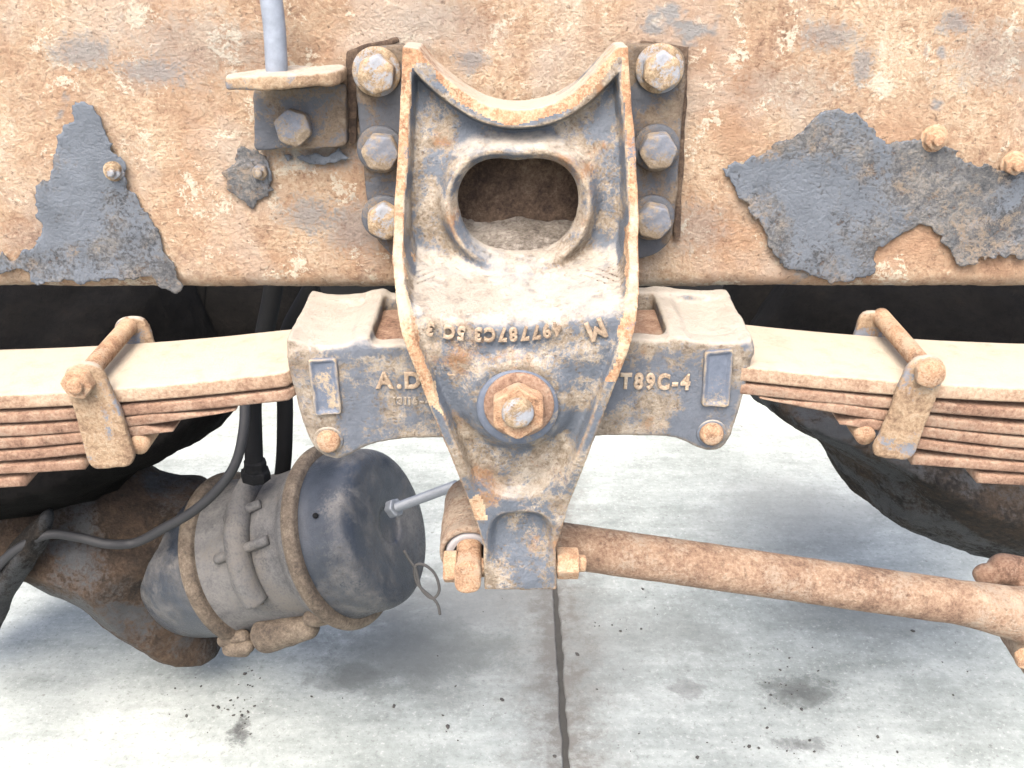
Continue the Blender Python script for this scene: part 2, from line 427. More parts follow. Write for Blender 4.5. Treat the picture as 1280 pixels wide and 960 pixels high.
M['casting'] = rusty('worn_painted_casting', [(0.25, (0.13, 0.10, 0.075)), (0.42, (0.27, 0.215, 0.155)), (0.55, (0.38, 0.32, 0.245)), (0.7, (0.50, 0.445, 0.365))], rs=85, paint=SLATE, pt=(0.455, 0.535), ps=24,
                     dust=(0.36, 0.20, 0.105), dt=(0.575, 0.66), ds=22, bmp=0.9, bdist=0.0014, bs=420, edge=(0.515, 0.55), seed=3.3, grain=(440, 0.17), top=(TOPD, 0.55, 1.0), edge_col=(EDGE, 0.535, 0.575))
M['equalizer'] = rusty('worn_painted_beam', [(0.25, (0.13, 0.105, 0.08)), (0.42, (0.27, 0.22, 0.165)), (0.55, (0.37, 0.315, 0.245)), (0.7, (0.46, 0.41, 0.335))], rs=85, paint=(0.062, 0.073, 0.092), pt=(0.44, 0.53), ps=22,
                       dust=(0.34, 0.205, 0.115), dt=(0.60, 0.70), ds=22, bmp=0.8, bdist=0.0012, bs=420, edge=(0.515, 0.55), seed=5.1, grain=(440, 0.15), top=(TOPD, 0.3, 0.85))
M['rim'] = rusty('rusted_rim', [(0.22, (0.17, 0.095, 0.055)), (0.4, (0.36, 0.20, 0.11)), (0.54, (0.47, 0.30, 0.175)), (0.66, (0.56, 0.43, 0.28))], rs=80, dust=(0.60, 0.49, 0.33), dt=(0.5, 0.62), ds=16, paint=SLATE, pt=(0.60, 0.66), ps=20, bmp=0.9, bdist=0.0015, bs=420, seed=18.0, top=(TOPD, 0.45, 0.95))
M['lettering'] = rusty('lettering_rust', [(0.25, (0.14, 0.10, 0.07)), (0.5, (0.33, 0.25, 0.175)), (0.7, (0.45, 0.38, 0.29))], rs=90, bmp=0.6, bdist=0.001, bs=500, seed=2.7)
M['slate'] = rusty('slate_paint', [(0.3, (0.22, 0.18, 0.13)), (0.6, (0.36, 0.29, 0.2))], rs=90, paint=(0.05, 0.062, 0.085), pt=(0.38, 0.46), ps=30, bmp=0.7, bdist=0.0012, bs=450, seed=1.2, edge=(0.52, 0.56))
M['plate'] = rusty('mount_plate_paint', [(0.3, (0.13, 0.10, 0.075)), (0.5, (0.25, 0.19, 0.135)), (0.7, (0.38, 0.31, 0.225))], rs=80, paint=(0.05, 0.057, 0.07), pt=(0.46, 0.53), ps=26, bmp=0.8, bdist=0.0014, bs=450, seed=2.2)
M['bolt'] = rusty('bolt_rust', [(0.3, (0.17, 0.12, 0.075)), (0.5, (0.34, 0.255, 0.16)), (0.7, (0.47, 0.38, 0.26))], rs=140, paint=(0.13, 0.14, 0.155), pt=(0.52, 0.60), ps=60, bmp=0.8, bdist=0.001, bs=700, seed=0.6)
M['bolt_blue'] = rusty('bolt_paint', [(0.3, (0.18, 0.14, 0.1)), (0.6, (0.36, 0.29, 0.2))], rs=140, paint=(0.075, 0.085, 0.105), pt=(0.40, 0.5), ps=50, bmp=0.8, bdist=0.001, bs=700, seed=0.9)
M['rust_bolt'] = rusty('pale_rust_bolt', RUST_ORG, rs=130, dust=(0.47, 0.35, 0.24), dt=(0.5, 0.62), ds=60, bmp=0.9, bdist=0.001, bs=700, seed=4.1)
M['rust_red'] = rusty('red_rust', RUST_RED, rs=80, dust=(0.42, 0.31, 0.225), dt=(0.56, 0.7), ds=45, bmp=0.9, bdist=0.0008, bs=420, seed=6.6)
M['leaf_top'] = rusty('dusty_spring_steel', [(0.3, (0.22, 0.13, 0.085)), (0.5, (0.38, 0.265, 0.18)), (0.7, (0.48, 0.385, 0.28))], rs=60, bmp=0.7, bdist=0.001, bs=420, seed=7.7, top=((0.53, 0.465, 0.365), 0.25, 1.0))
M['rod'] = rusty('torque_rod_rust', [(0.22, (0.12, 0.075, 0.052)), (0.40, (0.235, 0.15, 0.10)), (0.55, (0.34, 0.24, 0.165)), (0.7, (0.43, 0.345, 0.255))], rs=65, dust=(0.39, 0.315, 0.24), dt=(0.52, 0.66), ds=24, bmp=1.0, bdist=0.0014, bs=380, seed=8.8, grain=(340, 0.2))
M['clip'] = rusty('clip_rust', [(0.3, (0.19, 0.12, 0.075)), (0.5, (0.36, 0.255, 0.16)), (0.7, (0.46, 0.37, 0.26))], rs=85, paint=(0.09, 0.10, 0.118), pt=(0.54, 0.60), ps=30, bmp=0.9, bdist=0.0013, bs=450, seed=9.3, top=(TOPD, 0.5, 1.0))
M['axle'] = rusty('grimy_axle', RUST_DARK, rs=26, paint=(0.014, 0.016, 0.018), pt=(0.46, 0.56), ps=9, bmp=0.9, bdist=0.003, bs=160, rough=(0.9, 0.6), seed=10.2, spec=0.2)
M['axle_shade'] = rusty('shade_black_axle', [(0.3, (0.006, 0.006, 0.006)), (0.6, (0.014, 0.013, 0.012)), (0.8, (0.025, 0.02, 0.016))], rs=22, bmp=0.8, bdist=0.002, bs=150, rough=(0.9, 0.6), seed=17.0, spec=0.06)  # shade from overhead put into the colour: near-black with hardly any gloss
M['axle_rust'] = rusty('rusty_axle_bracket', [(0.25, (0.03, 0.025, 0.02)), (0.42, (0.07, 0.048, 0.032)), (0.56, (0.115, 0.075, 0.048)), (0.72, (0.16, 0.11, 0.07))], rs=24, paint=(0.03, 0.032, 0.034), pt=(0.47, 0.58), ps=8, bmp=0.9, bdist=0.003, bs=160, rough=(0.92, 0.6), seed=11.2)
M['chamber'] = rusty('chamber_black_paint', [(0.3, (0.13, 0.135, 0.14)), (0.5, (0.26, 0.26, 0.26)), (0.7, (0.46, 0.44, 0.41))], rs=45, paint=(0.028, 0.042, 0.064), pt=(0.40, 0.52), ps=9, bmp=0.45, bdist=0.0014, bs=300, rough=(0.7, 0.3), seed=12.5)
M['housing'] = rusty('grey_alloy_housing', [(0.3, (0.09, 0.09, 0.09)), (0.5, (0.155, 0.153, 0.15)), (0.7, (0.21, 0.203, 0.192))], rs=45, dust=(0.21, 0.195, 0.175), dt=(0.52, 0.66), ds=14, bmp=0.5, bdist=0.0014, bs=300, rough=(0.75, 0.5), seed=13.1)
M['band'] = rusty('clamp_band', [(0.3, (0.075, 0.058, 0.044)), (0.5, (0.16, 0.125, 0.09)), (0.7, (0.26, 0.21, 0.155))], rs=55, bmp=0.7, bdist=0.0013, bs=300, rough=(0.8, 0.5), seed=14.4)
M['dirt'] = rusty('packed_dirt', [(0.25, (0.10, 0.08, 0.065)), (0.42, (0.22, 0.19, 0.155)), (0.56, (0.34, 0.30, 0.255)), (0.7, (0.46, 0.42, 0.36))], rs=110, bmp=1.0, bdist=0.002, bs=420, seed=19.0)
M['inside'] = rusty('rough_rust_and_shade', [(0.25, (0.05, 0.035, 0.027)), (0.45, (0.13, 0.085, 0.06)), (0.6, (0.22, 0.15, 0.1)), (0.75, (0.32, 0.24, 0.17))], rs=90, bmp=0.9, bdist=0.002, bs=420, seed=15.0)  # dark rust, also stands in for the shade inside the hanger hole
def plain(name, c, rough=0.6, metal=0.0, bs=300, bmp=0.25, var=0.35, spec=0.3):
    m, nt, b, vec = base_mat(name)
    n = noise(nt, vec, 40, 7, 0.65); f = noise(nt, vec, bs, 4, 0.6)
    nt.links.new(mixc(nt, n, tuple(q*(1-var) for q in c), tuple(min(1, q*(1+var)) for q in c)), b.inputs["Base Color"])
    b.inputs["Roughness"].default_value = rough; b.inputs["Metallic"].default_value = metal
    bump(nt, b, f, bmp, 0.0008); b.inputs['Specular IOR Level'].default_value = spec; return m
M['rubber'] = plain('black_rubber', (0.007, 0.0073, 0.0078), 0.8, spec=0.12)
M['hose'] = plain('grey_hose', (0.02, 0.0205, 0.022), 0.6)
M['zinc'] = plain('zinc_thread', (0.18, 0.195, 0.21), 0.5, 0.4)
M['bushing'] = plain('grey_bushing', (0.22, 0.21, 0.21), 0.8)
M['wire'] = plain('wire', (0.07, 0.067, 0.063), 0.7)
M['bluerod'] = rusty('blue_grey_rod', [(0.3, (0.3, 0.2, 0.13)), (0.6, (0.42, 0.33, 0.24))], rs=60, paint=(0.13, 0.15, 0.18), pt=(0.33, 0.45), ps=22, bmp=0.3, bdist=0.0008, bs=420, rough=(0.8, 0.4), seed=16.1)
M['debris'] = plain('dark_grit', (0.05, 0.048, 0.045), 0.9)

# concrete with stains at fixed places on the ground
def concrete():
    m, nt, b, _ = base_mat('stained_concrete')
    geo = nt.nodes.new("ShaderNodeNewGeometry"); vec = geo.outputs["Position"]
    n1 = noise(nt, vec, 2.2, 8, 0.62, 0.4); n2 = noise(nt, vec, 14, 8, 0.7); n3 = noise(nt, vec, 160, 5, 0.7)
    mp = nt.nodes.new("ShaderNodeMapping"); mp.inputs["Scale"].default_value = (1.0, 5.0, 1.0); nt.links.new(vec, mp.inputs[0])
    n4 = noise(nt, mp.outputs[0], 5, 7, 0.65)
    k = mathn(nt, 'ADD', mathn(nt, 'MULTIPLY', n1, 0.62), mathn(nt, 'ADD', mathn(nt, 'MULTIPLY', n2, 0.25), mathn(nt, 'MULTIPLY', n4, 0.3)))
    k = mathn(nt, 'ADD', k, mathn(nt, 'MULTIPLY', mathn(nt, 'SUBTRACT', noise(nt, vec, 70, 9, 0.8), 0.5), 0.30))
    col = ramp(nt, k, [(0.34, (0.088, 0.101, 0.094)), (0.45, (0.152, 0.170, 0.161)), (0.56, (0.22, 0.243, 0.231)), (0.68, (0.31, 0.336, 0.321))])
    agg = noise(nt, vec, 130, 3, 0.7, 0.0, (3, 1, 0))
    col = mixc(nt, ramp(nt, agg, [(0.58, g3(0)), (0.66, g3(0.45))]), col, (0.10, 0.107, 0.10))
    col = mixc(nt, ramp(nt, agg, [(0.34, g3(0.4)), (0.42, g3(0))]), col, (0.42, 0.43, 0.41))
    pit = ramp(nt, noise(nt, vec, 75, 3, 0.6), [(0.69, g3(0)), (0.72, g3(0.7))])
    col = mixc(nt, pit, col, (0.12, 0.12, 0.115))
    def blot(px, py, rx, ry, c, thr, amt, sc):
        nonlocal col
        p = ground_at(px, py)
        mp = nt.nodes.new("ShaderNodeMapping"); mp.vector_type = 'POINT'
        mp.inputs["Location"].default_value = (-p.x/rx, -p.y/ry, 0); mp.inputs["Scale"].default_value = (1/rx, 1/ry, 0)
        nt.links.new(vec, mp.inputs[0])
        ln = nt.nodes.new("ShaderNodeVectorMath"); ln.operation = 'LENGTH'; nt.links.new(mp.outputs[0], ln.inputs[0])
        s = mathn(nt, 'SUBTRACT', 1.0, ln.outputs["Value"])
        nn = noise(nt, vec, sc, 10, 0.78, 0.25, (px*0.01, py*0.01, 0))
        v = mathn(nt, 'ADD', mathn(nt, 'MULTIPLY', s, 0.5), nn)
        mk = ramp(nt, v, [(thr, g3(0)), (thr+0.10, g3(amt*0.6)), (thr+0.3, g3(amt))])
        col = mixc(nt, mk, col, c)
    blot(640, 800, 0.42, 0.22, (0.12, 0.127, 0.12), 0.58, 0.55, 9)
    blot(980, 640, 0.30, 0.25, (0.16, 0.168, 0.16), 0.66, 0.6, 6)
    blot(520, 815, 0.20, 0.14, (0.09, 0.096, 0.09), 0.60, 0.7, 12)
    blot(430, 850, 0.10, 0.05, (0.08, 0.085, 0.08), 0.64, 0.7, 14)
    blot(600, 740, 0.22, 0.16, (0.13, 0.135, 0.13), 0.66, 0.8, 7)
    blot(1000, 865, 0.10, 0.06, (0.05, 0.053, 0.05), 0.66, 0.8, 30)
    blot(1090, 760, 0.22, 0.12, (0.12, 0.128, 0.12), 0.64, 0.6, 11)
    blot(860, 860, 0.06, 0.04, (0.1, 0.1, 0.098), 0.70, 0.7, 26)
    blot(300, 915, 0.035, 0.06, (0.04, 0.04, 0.04), 0.74, 0.9, 55)
    blot(1000, 930, 0.09, 0.03, (0.07, 0.072, 0.07), 0.74, 0.8, 40)
    p = ground_at(701, 850)
    sx = nt.nodes.new("ShaderNodeSeparateXYZ"); nt.links.new(vec, sx.inputs[0])
    dx = mathn(nt, 'ABSOLUTE', mathn(nt, 'SUBTRACT', sx.outputs[0], p.x))
    jm = ramp(nt, mathn(nt, 'ADD', dx, mathn(nt, 'MULTIPLY', mathn(nt, 'SUBTRACT', noise(nt, vec, 26, 9, 0.78), 0.5), 0.30)), [(0.0, g3(0.9)), (0.012, g3(0.75)), (0.03, g3(0.5)), (0.06, g3(0.2)), (0.10, g3(0))])
    col = mixc(nt, jm, col, (0.115, 0.109, 0.097))
    nt.links.new(col, b.inputs["Base Color"])
    b.inputs["Roughness"].default_value = 0.75; b.inputs["Specular IOR Level"].default_value = 0.35
    bump(nt, b, mathn(nt, 'ADD', n3, n2), 0.35, 0.002)
    return m
M['concrete'] = concrete()

# ---------------------------------------------------------------- ground
jx = ground_at(701, 850).x
def slab(inner, sgn):
    """concrete slab with a worn, uneven edge along the joint (edge at x = inner, slab lies on the sgn side)"""
    ys = np.concatenate([[-14.0, -6.0], np.arange(-1.0, 4.0, 0.006), [8.0, 26.0]])
    w = np.where((ys > -1) & (ys < 4), 0.005*fbm(ys*0+inner*40, ys, ys*0, 24, 5), 0)
    rows = [(inner-sgn*0.0+0*ys, -0.12), (inner+sgn*(0.002+w), -0.012), (inner+sgn*(0.001+w), -0.003), (inner+sgn*(0.004+w), 0.0), (inner+sgn*0.25+0*ys, 0.0), (inner+sgn*22.0+0*ys, 0.0), (inner+sgn*22.0+0*ys, -0.12)]
    n = len(ys)
    V = np.concatenate([np.stack([x, ys, np.full(n, z)], 1) for x, z in rows])
    k = np.arange(n-1); Q = []
    for r in range(len(rows)-1):
        a = r*n+k
        q = np.stack([a, a+n, a+n+1, a+1], 1); Q.append(q if sgn > 0 else q[:, ::-1])
    return V, np.concatenate(Q)
gb = bmesh.new()
bmesh.ops.create_grid(gb, x_segments=1, y_segments=1, size=60)
bmesh.ops.translate(gb, vec=(0, 0, -0.004), verts=gb.verts)
ground = bm_obj('ground', gb, plain('joint_dirt', (0.05, 0.049, 0.045), 0.95, spec=0.1), smooth=False)
ground["kind"] = "structure"
for inner, sgn in ((jx-0.0032, -1), (jx+0.0032, 1)):
    V, Q = slab(inner, sgn); obj('concrete_slab', V, Q, M['concrete'], ground, smooth=False)

# ---------------------------------------------------------------- frame rail
rail = thing('frame_rail', (0, 0, ZF), 'long rusty steel chassis rail with flaking dark paint running across the top', 'chassis rail')
def make_rail():
    # profile from top of web down round the lower corner and back under
    prof = []
    for z in np.linspace(0.30, 0.016, 130): prof.append((0.0, z, 1.0))
    for a in np.linspace(0, math.pi/2, 9)[1:]: prof.append((0.016*(1-math.cos(a)), 0.016*(1-math.sin(a)), 1.0))
    for y in np.linspace(0.016, 0.095, 14)[1:]: prof.append((y, 0.0, 0.6))
    prof += [(0.095, 0.009, 0.0), (0.012, 0.012, 0.0), (0.010, 0.30, 0.0)]
    xs = np.arange(-0.95, 0.9501, 0.0022)
    P = np.array(prof)
    Y = np.tile(P[:,0][:,None], (1, len(xs))); Z = np.tile(P[:,1][:,None], (1, len(xs))); X = np.tile(xs[None,:], (len(P), 1))
    S = 0.0018*fbm(X, Y, Z, 22, 5)+0.0011*np.round(3*fbm(X+4, Y, Z, 38, 4))/3+0.0005*fbm(X, Y, Z, 150, 2)
    W = P[:,2][:,None]
    ang = np.zeros(len(P))
    Ny = np.where(P[:,1] >= 0.016, -1.0, np.where(P[:,0] >= 0.016, 0.0, -0.7))[:,None]; Nz = np.where(P[:,1] >= 0.016, 0.0, np.where(P[:,0] >= 0.016, -1.0, -0.7))[:,None]
    V = np.stack([X, Y+S*W*Ny, Z+S*W*Nz], 2).reshape(-1, 3)
    r, c = len(P), len(xs)
    i, j = np.meshgrid(np.arange(r-1), np.arange(c-1), indexing='ij')
    a = (i*c+j).ravel()
    Fq = np.stack([a, a+c, a+c+1, a+1], 1)
    return V+np.array([0, 0, ZF]), Fq
V, Q = make_rail(); obj('web', V, Q, M['frame'], rail)
def flake(pts, mat, t=0.0019, curl=0.0012, rag=0.0055, h=0.0013, name='paint_flake', base=-0.0016):
    P = poly(pts, 0.0)
    lo = P.min(0)-0.008; hi = P.max(0)+0.008
    def f(X, Y, Z):
        X2, Z2 = X[:,:,:1]+0*Z, Z+0*X
        d0 = sd_poly(P, X2, Z2)
        d2 = d0+rag*fbm(X2, 0*X2, Z2, 60, 4)+rag*0.8*fbm(X2, 0*X2+3, Z2, 190, 3)
        lift = curl*np.clip(1+d0/0.016, 0, 1.15)**2*np.clip(0.55+1.6*fbm(X2, 0*X2+8, Z2, 14, 2), 0, 1)
        y0 = base-lift+0.0016*fbm(X2, 0*X2+1, Z2, 45, 4)
        return np.maximum(d2*0.8, np.maximum(y0-t-Y, Y-y0-0.0*d2))
    return sdf_obj(name, f, (lo[0], -0.014, lo[1]), (hi[0], 0.003, hi[1]), h, mat, rail)
flake([(95,122),(120,128),(135,165),(152,200),(160,225),(195,280),(215,318),(232,355),(222,366),(195,348),(170,345),(120,349),(50,351),(28,336),(-4,345),(-4,314),(20,320),(45,300),(50,270),(46,230),(65,215),(75,180),(88,155),(90,130)], M['flake'])
flake([(896,207),(925,200),(960,180),(1000,160),(1025,140),(1048,131),(1075,143),(1100,165),(1110,174),(1150,170),(1190,185),(1215,205),(1250,212),(1300,216),(1300,324),(1262,316),(1225,320),(1200,329),(1175,300),(1155,282),(1130,290),(1095,308),(1085,340),(1060,353),(1045,355),(1010,345),(985,335),(965,318),(955,295),(940,270),(925,250),(908,228)], M['flake'], curl=0.0022)
flake([(300,180),(318,186),(338,205),(336,235),(318,257),(300,247),(283,236),(279,215),(295,205)], M['flake'])
flake([(350,192),(380,190),(410,194),(425,186),(432,196),(400,206),(368,200)], M['flake'], t=0.0015, curl=0.003)

# hexagonal bolt pieces, built once in their own space: axis along -Y, base at the origin
def hexd(X, Z, af, rot):
    d = -1e9
    for k in range(3):
        a = rot+k*math.pi/3
        d = np.maximum(d, np.abs(X*math.cos(a)+Z*math.sin(a))-af/2)
    return d
def hex_mesh(name, af, hgt, rot=0.0, dome=0.0, stud=None, h=0.0007, hole=0.0):
    def f(X, Y, Z):
        r = np.sqrt(X**2+Z**2)
        d = smax(hexd(X, Z, af, rot), r-af*0.56, 0.001)
        top = hgt+dome*(1-(r/(af*0.5))**2)
        d = smax(d, -Y-top, 0.0012)
        d = np.maximum(d, (r*0.6-af*0.33+(-Y-hgt)*1.0))
        d = np.maximum(d, Y)
        if stud:
            d = np.minimum(d, smax(np.maximum(r-stud[0], Y), -Y-hgt-stud[1], 0.0015))
        return d+0.0007*fbm(X+af, Y, Z+rot, 160, 3)
    ex = hgt+(stud[1] if stud else 0)+dome+0.004
    V, Q = surface(f, (-af*0.62, -ex, -af*0.62), (af*0.62, 0.002, af*0.62), h)
    return mesh_np(name, V, Q)
def disc_mesh(name, r, t, seg=40, hole=0):
    V, Fc = lathe(round_profile([(-0.001, 0), (-0.001, r), (t, r), (t, 0)], 2), (0,0,0), (0,-1,0), seg)
    me = bpy.data.meshes.new(name); me.from_pydata([tuple(v) for v in V], [], Fc); me.update()
    me.polygons.foreach_set("use_smooth", np.ones(len(me.polygons), bool)); return me
def put_tilted(name, me, mat, parent, loc, spin=0.0):
    o = put(name, me, None, parent, loc)
    o.rotation_euler = (random.uniform(-0.02, 0.02), spin, random.uniform(-0.02, 0.02))
    if len(me.materials) == 0: me.materials.append(mat)
    return o
random.seed(4)
stud_me = hex_mesh('stud', 0.011, 0.005, 0.3, stud=(0.0032, 0.0045), h=0.0006)
wsh_me = disc_mesh('stud_washer', 0.0078, 0.0022, 28)
for (px, py, s, mt) in ((143,213,1.0,'bolt'), (326,214,0.95,'bolt_blue'), (1167,173,1.25,'rust_bolt'), (1266,205,1.2,'rust_bolt')):
    mw = wsh_me.copy(); ms = stud_me.copy(); mw.materials.append(M[mt]); ms.materials.append(M[mt])
    w = put('stud_washer', mw, None, rail, at(px, py, -0.002)); w.scale = (s,)*3
    b_ = put('stud', ms, None, rail, at(px, py, -0.004)); b_.scale = (s,)*3; b_.rotation_euler = (0, random.random(), 0)

# ---------------------------------------------------------------- angle bracket with upright rod
brk = thing('angle_bracket', at(370, 150, 0), 'small rusty angle bracket bolted to the rail with an upright rod on its ledge', 'bracket')
P = poly([(316,112),(432,104),(434,184),(318,188)], -0.012)
sdf_obj('mounting_leg', lambda X, Y, Z: smax(sd_poly(round_poly(P, 0.004), X[:,:,:1]+0*Z, Z+0*X), np.abs(Y+0.007)-0.006, 0.002)+0.0012*fbm(X, Y, Z, 70, 3),
        (P[:,0].min()-.005, -0.018, P[:,1].min()-.005), (P[:,0].max()+.005, 0.002, P[:,1].max()+.005), 0.0013, M['plate'], brk)
def ledge(X, Y, Z):
    zt = at(340, 101, -0.035).z
    x0, x1 = at(279, 100, -0.045).x, at(428, 90, -0.03).x
    S = np.array([(x0, -0.046), (x0+0.004, -0.050), (x0+0.03, -0.051), (x1-0.02, -0.047), (x1-0.003, -0.040), (x1, -0.020), (x1, 0.0), (x0+0.03, 0.0), (x0+0.02, -0.016), (x0+0.004, -0.034)])
    d = sd_poly(smooth_poly(S, 2), X+0*Y, Y+0*X)
    tilt = zt+0.05*(X-x0)*0.5-0.03*Y*0
    return smax(d, np.abs(Z-tilt)-0.0045, 0.003)+0.0022*fbm(X, Y, Z, 60, 4)
p_ = at(340, 95, -0.03)
sdf_obj('ledge', ledge, (p_.x-0.07, -0.06, p_.z-0.02), (p_.x+0.075, 0.003, p_.z+0.02), 0.0013, M['clip'], brk)
bm_me = hex_mesh('bolt_head', 0.023, 0.010, 0.2, dome=0.001, h=0.0008)
put_tilted('bolt_head', bm_me, M['bolt_blue'], brk, at(369, 158, -0.013))
y_r = -0.030
V, Fc = tube([at(346,92,y_r), at(345,70,y_r), at(343,35,y_r), at(339,0,y_r), at(334,-40,y_r)], 0.0072, 18)
from_faces('rod', V, Fc, M['bluerod'], brk)

# ---------------------------------------------------------------- suspension hanger
hg = thing('suspension_hanger', at(648, 740, -0.13), 'tall rust-rimmed cast iron hanger bracket with an oval hole and lettered lower face', 'suspension hanger')
ky = np.array([45, 150, 250, 320, 380, 430, 620, 745]); kY = np.array([-.040, -.050, -.064, -.090, -.128, -.139, -.137, -.133])
def Yr(py): return float(np.interp(py, ky, kY))
outl = [(503,58),(500,130),(497,190),(493,250),(491,320),(495,380),(503,422),(530,492),(560,562),(588,640),(604,688),(605,741),
        (696,741),(695,690),(711,640),(738,560),(765,492),(785,445),(796,404),(799,335),(799,270),(795,190),(789,120),(786,57)]
OUT = [xz(a, b, Yr(b)) for a, b in outl]
arc = [(770,56),(766,60),(748,80),(722,106),(690,126),(650,133),(612,128),(580,110),(550,86),(530,64),(525,57)]
arc = np.array(arc, float)
for _ in range(3):
    q = [arc[0]]
    for i in range(len(arc)-1): q += [arc[i]*0.75+arc[i+1]*0.25, arc[i]*0.25+arc[i+1]*0.75]
    arc = np.array(q+[arc[-1]])
OUT += [xz(a, b, -0.030) for a, b in arc]
ARC = np.array([xz(a, b, -0.030) for a, b in arc])
OUT = np.array(OUT)
rz = np.array([at(640, p, y).z for p, y in zip(ky, kY)])[::-1]; rY = kY[::-1]
wy = np.array([50, 130, 205, 262, 318, 342, 354, 372, 388, 404, 745]); wY = np.array([-.026, -.030, -.042, -.046, -.049, -.053, -.070, -.110, -.128, -.130, -.130])
wz = np.array([at(640, p, y).z for p, y in zip(wy, wY)])[::-1]; wYr = wY[::-1]
def smooth_tab(zs, ys, n=400, s=0.006):
    g = np.linspace(zs.min()-0.02, zs.max()+0.02, n); v = np.interp(g, zs, ys)
    k = np.exp(-0.5*((np.arange(-40, 41)*(g[1]-g[0]))/s)**2); k /= k.sum()
    return g, np.convolve(np.pad(v, 40, mode='edge'), k, 'valid')
RG, RV = smooth_tab(rz, rY, s=0.008); WG, WV = smooth_tab(wz, wYr, s=0.0050)
def ovalish(px):
    return poly(px, -0.060)
HOLE = smooth_poly(ovalish([(570,262),(572,238),(585,216),(606,205),(632,204),(647,207),(662,204),(690,205),(712,217),(724,238),(725,268),(714,295),(692,314),(650,322),(606,315),(582,296)]), 2)
SPADE = smooth_poly(poly([(528,428),(560,436),(600,447),(648,452),(700,444),(740,430),(768,418),(762,450),(745,492),(722,545),(700,590),(680,612),(660,620),(636,620),(616,612),(592,584),(568,535),(545,480)], -0.13), 2)
PIN = at(647, 507, -0.135)
SCOOP = smooth_poly(poly([(614,720),(612,672),(618,652),(634,644),(668,644),(684,652),(690,672),(686,720),(650,728)], -0.131), 2)
pocket_top = at(640, 400, -0.13).z
def hanger_sdf(X, Y, Z):
    X2 = X[:,:,:1]+0*Z; Z2 = Z+0*X
    d2 = sd_poly(OUT, X2, Z2)+0.0010*fbm(X2, 0*X2, Z2, 40, 3)
    web = np.interp(Z2, WG, WV); rim = np.interp(Z2, RG, RV)
    hole = sd_poly(HOLE, X2, Z2); spade = sd_poly(SPADE, X2, Z2); scoop = sd_poly(SCOOP, X2, Z2)
    # shelf bulges more on the centre line
    wsh = np.interp(Z2-0.012*(X2/0.08)**2+0.002, WG, WV); web = wsh
    web = web-0.014*np.exp(-((hole-0.0062)/0.0062)**2)
    tz = np.clip((at(640, 432, -.13).z-Z2)/(at(640, 432, -.13).z-at(640, 615, -.13).z), 0, 1)
    web = web+(-0.0025+0.0125*tz)*sm(0.0035, -0.0035, spade)
    rp = np.sqrt((X2-PIN.x)**2+(Z2-PIN.z)**2)
    web = web-0.006*sm(0.040, 0.029, rp)
    web = web+0.009*sm(0.003, -0.005, scoop)*sm(at(640,735,-.13).z, at(640,668,-.13).z, Z2)
    rimw = sm(-0.0098, -0.0066, d2)*sm(at(640, 640, -.13).z, at(640, 560, -.13).z, Z2)
    da = np.full(X2.shape, 9.0)
    for i in range(len(ARC)-1):
        a_, e_ = ARC[i], ARC[i+1]-ARC[i]
        t_ = np.clip(((X2-a_[0])*e_[0]+(Z2-a_[1])*e_[1])/(e_@e_), 0, 1)
        da = np.minimum(da, np.hypot(X2-a_[0]-e_[0]*t_, Z2-a_[1]-e_[1]*t_))
    rimw = np.maximum(rimw, sm(0.0155, 0.0105, da))
    Fr = web*(1-rimw)+np.minimum(rim, web)*rimw
    Fr = Fr+0.0010*fbm(X2, 0*X2+5, Z2, 55, 4)
    core = web+0.010+0.034*sm(at(640, 330, -.05).z, at(640, 352, -.06).z, Z2)
    sheet = np.maximum(np.maximum(d2, Fr-Y), Y-np.where(Z2 > pocket_top, core, -0.1085))
    z0 = ZF+0.002
    walls = np.maximum(np.maximum(np.maximum(d2, -(d2+0.0085)), np.maximum(Fr-Y, Y+0.010)), z0-Z2)
    led = at(640, 322, -.060).z+(Y+0.060)*0.30-0.004
    blk = np.maximum(np.maximum(d2, Fr-Y), np.maximum(np.maximum(Y+0.003, Z2-led), z0-Z2))
    d = np.minimum(np.minimum(sheet, walls), blk)
    cut = np.maximum(hole, Y-(core+0.006))
    return np.maximum(d, -cut)
body = sdf_obj('body', hanger_sdf, (OUT[:,0].min()-.006, -0.156, OUT[:,1].min()-.006), (OUT[:,0].max()+.006, 0.0, OUT[:,1].max()+.006), 0.0014, M['casting'], hg)
def dirt_sdf(X, Y, Z):
    X2 = X[:,:,:1]+0*Z; Z2 = Z+0*X
    led = at(640, 322, -.056).z+(Y+0.060)*0.30+0.006*fbm(X, Y, Z, 40, 4)+0.003*fbm(X, Y, Z, 160, 2)
    front = np.full(Z2.shape, -0.046)
    return np.maximum(np.maximum(sd_poly(OUT, X2, Z2)+0.006, Z-led), np.maximum(np.maximum(front-Y, Y+0.004), led-0.008-Z))
hb = HOLE.min(0), HOLE.max(0)
sdf_obj('packed_dirt', dirt_sdf, (hb[0][0]-.01, -0.075, hb[0][1]-.02), (hb[1][0]+.01, 0.0, hb[0][1]+.05), 0.0013, M['dirt'], hg)
def hole_shade(X, Y, Z):  # added dark sheet giving the shade inside the oval hole
    P_ = HOLE*1.0
    return np.maximum(sd_poly(HOLE, X[:,:,:1]+0*Z, Z+0*X)-0.012, np.abs(Y+0.006)-0.0045)+0.003*fbm(X, Y, Z, 70, 4)
sdf_obj('hole_shade_sheet', hole_shade, (hb[0][0]-.02, -0.016, hb[0][1]-.02), (hb[1][0]+.02, 0.0, hb[1][1]+.02), 0.0016, M['inside'], hg)
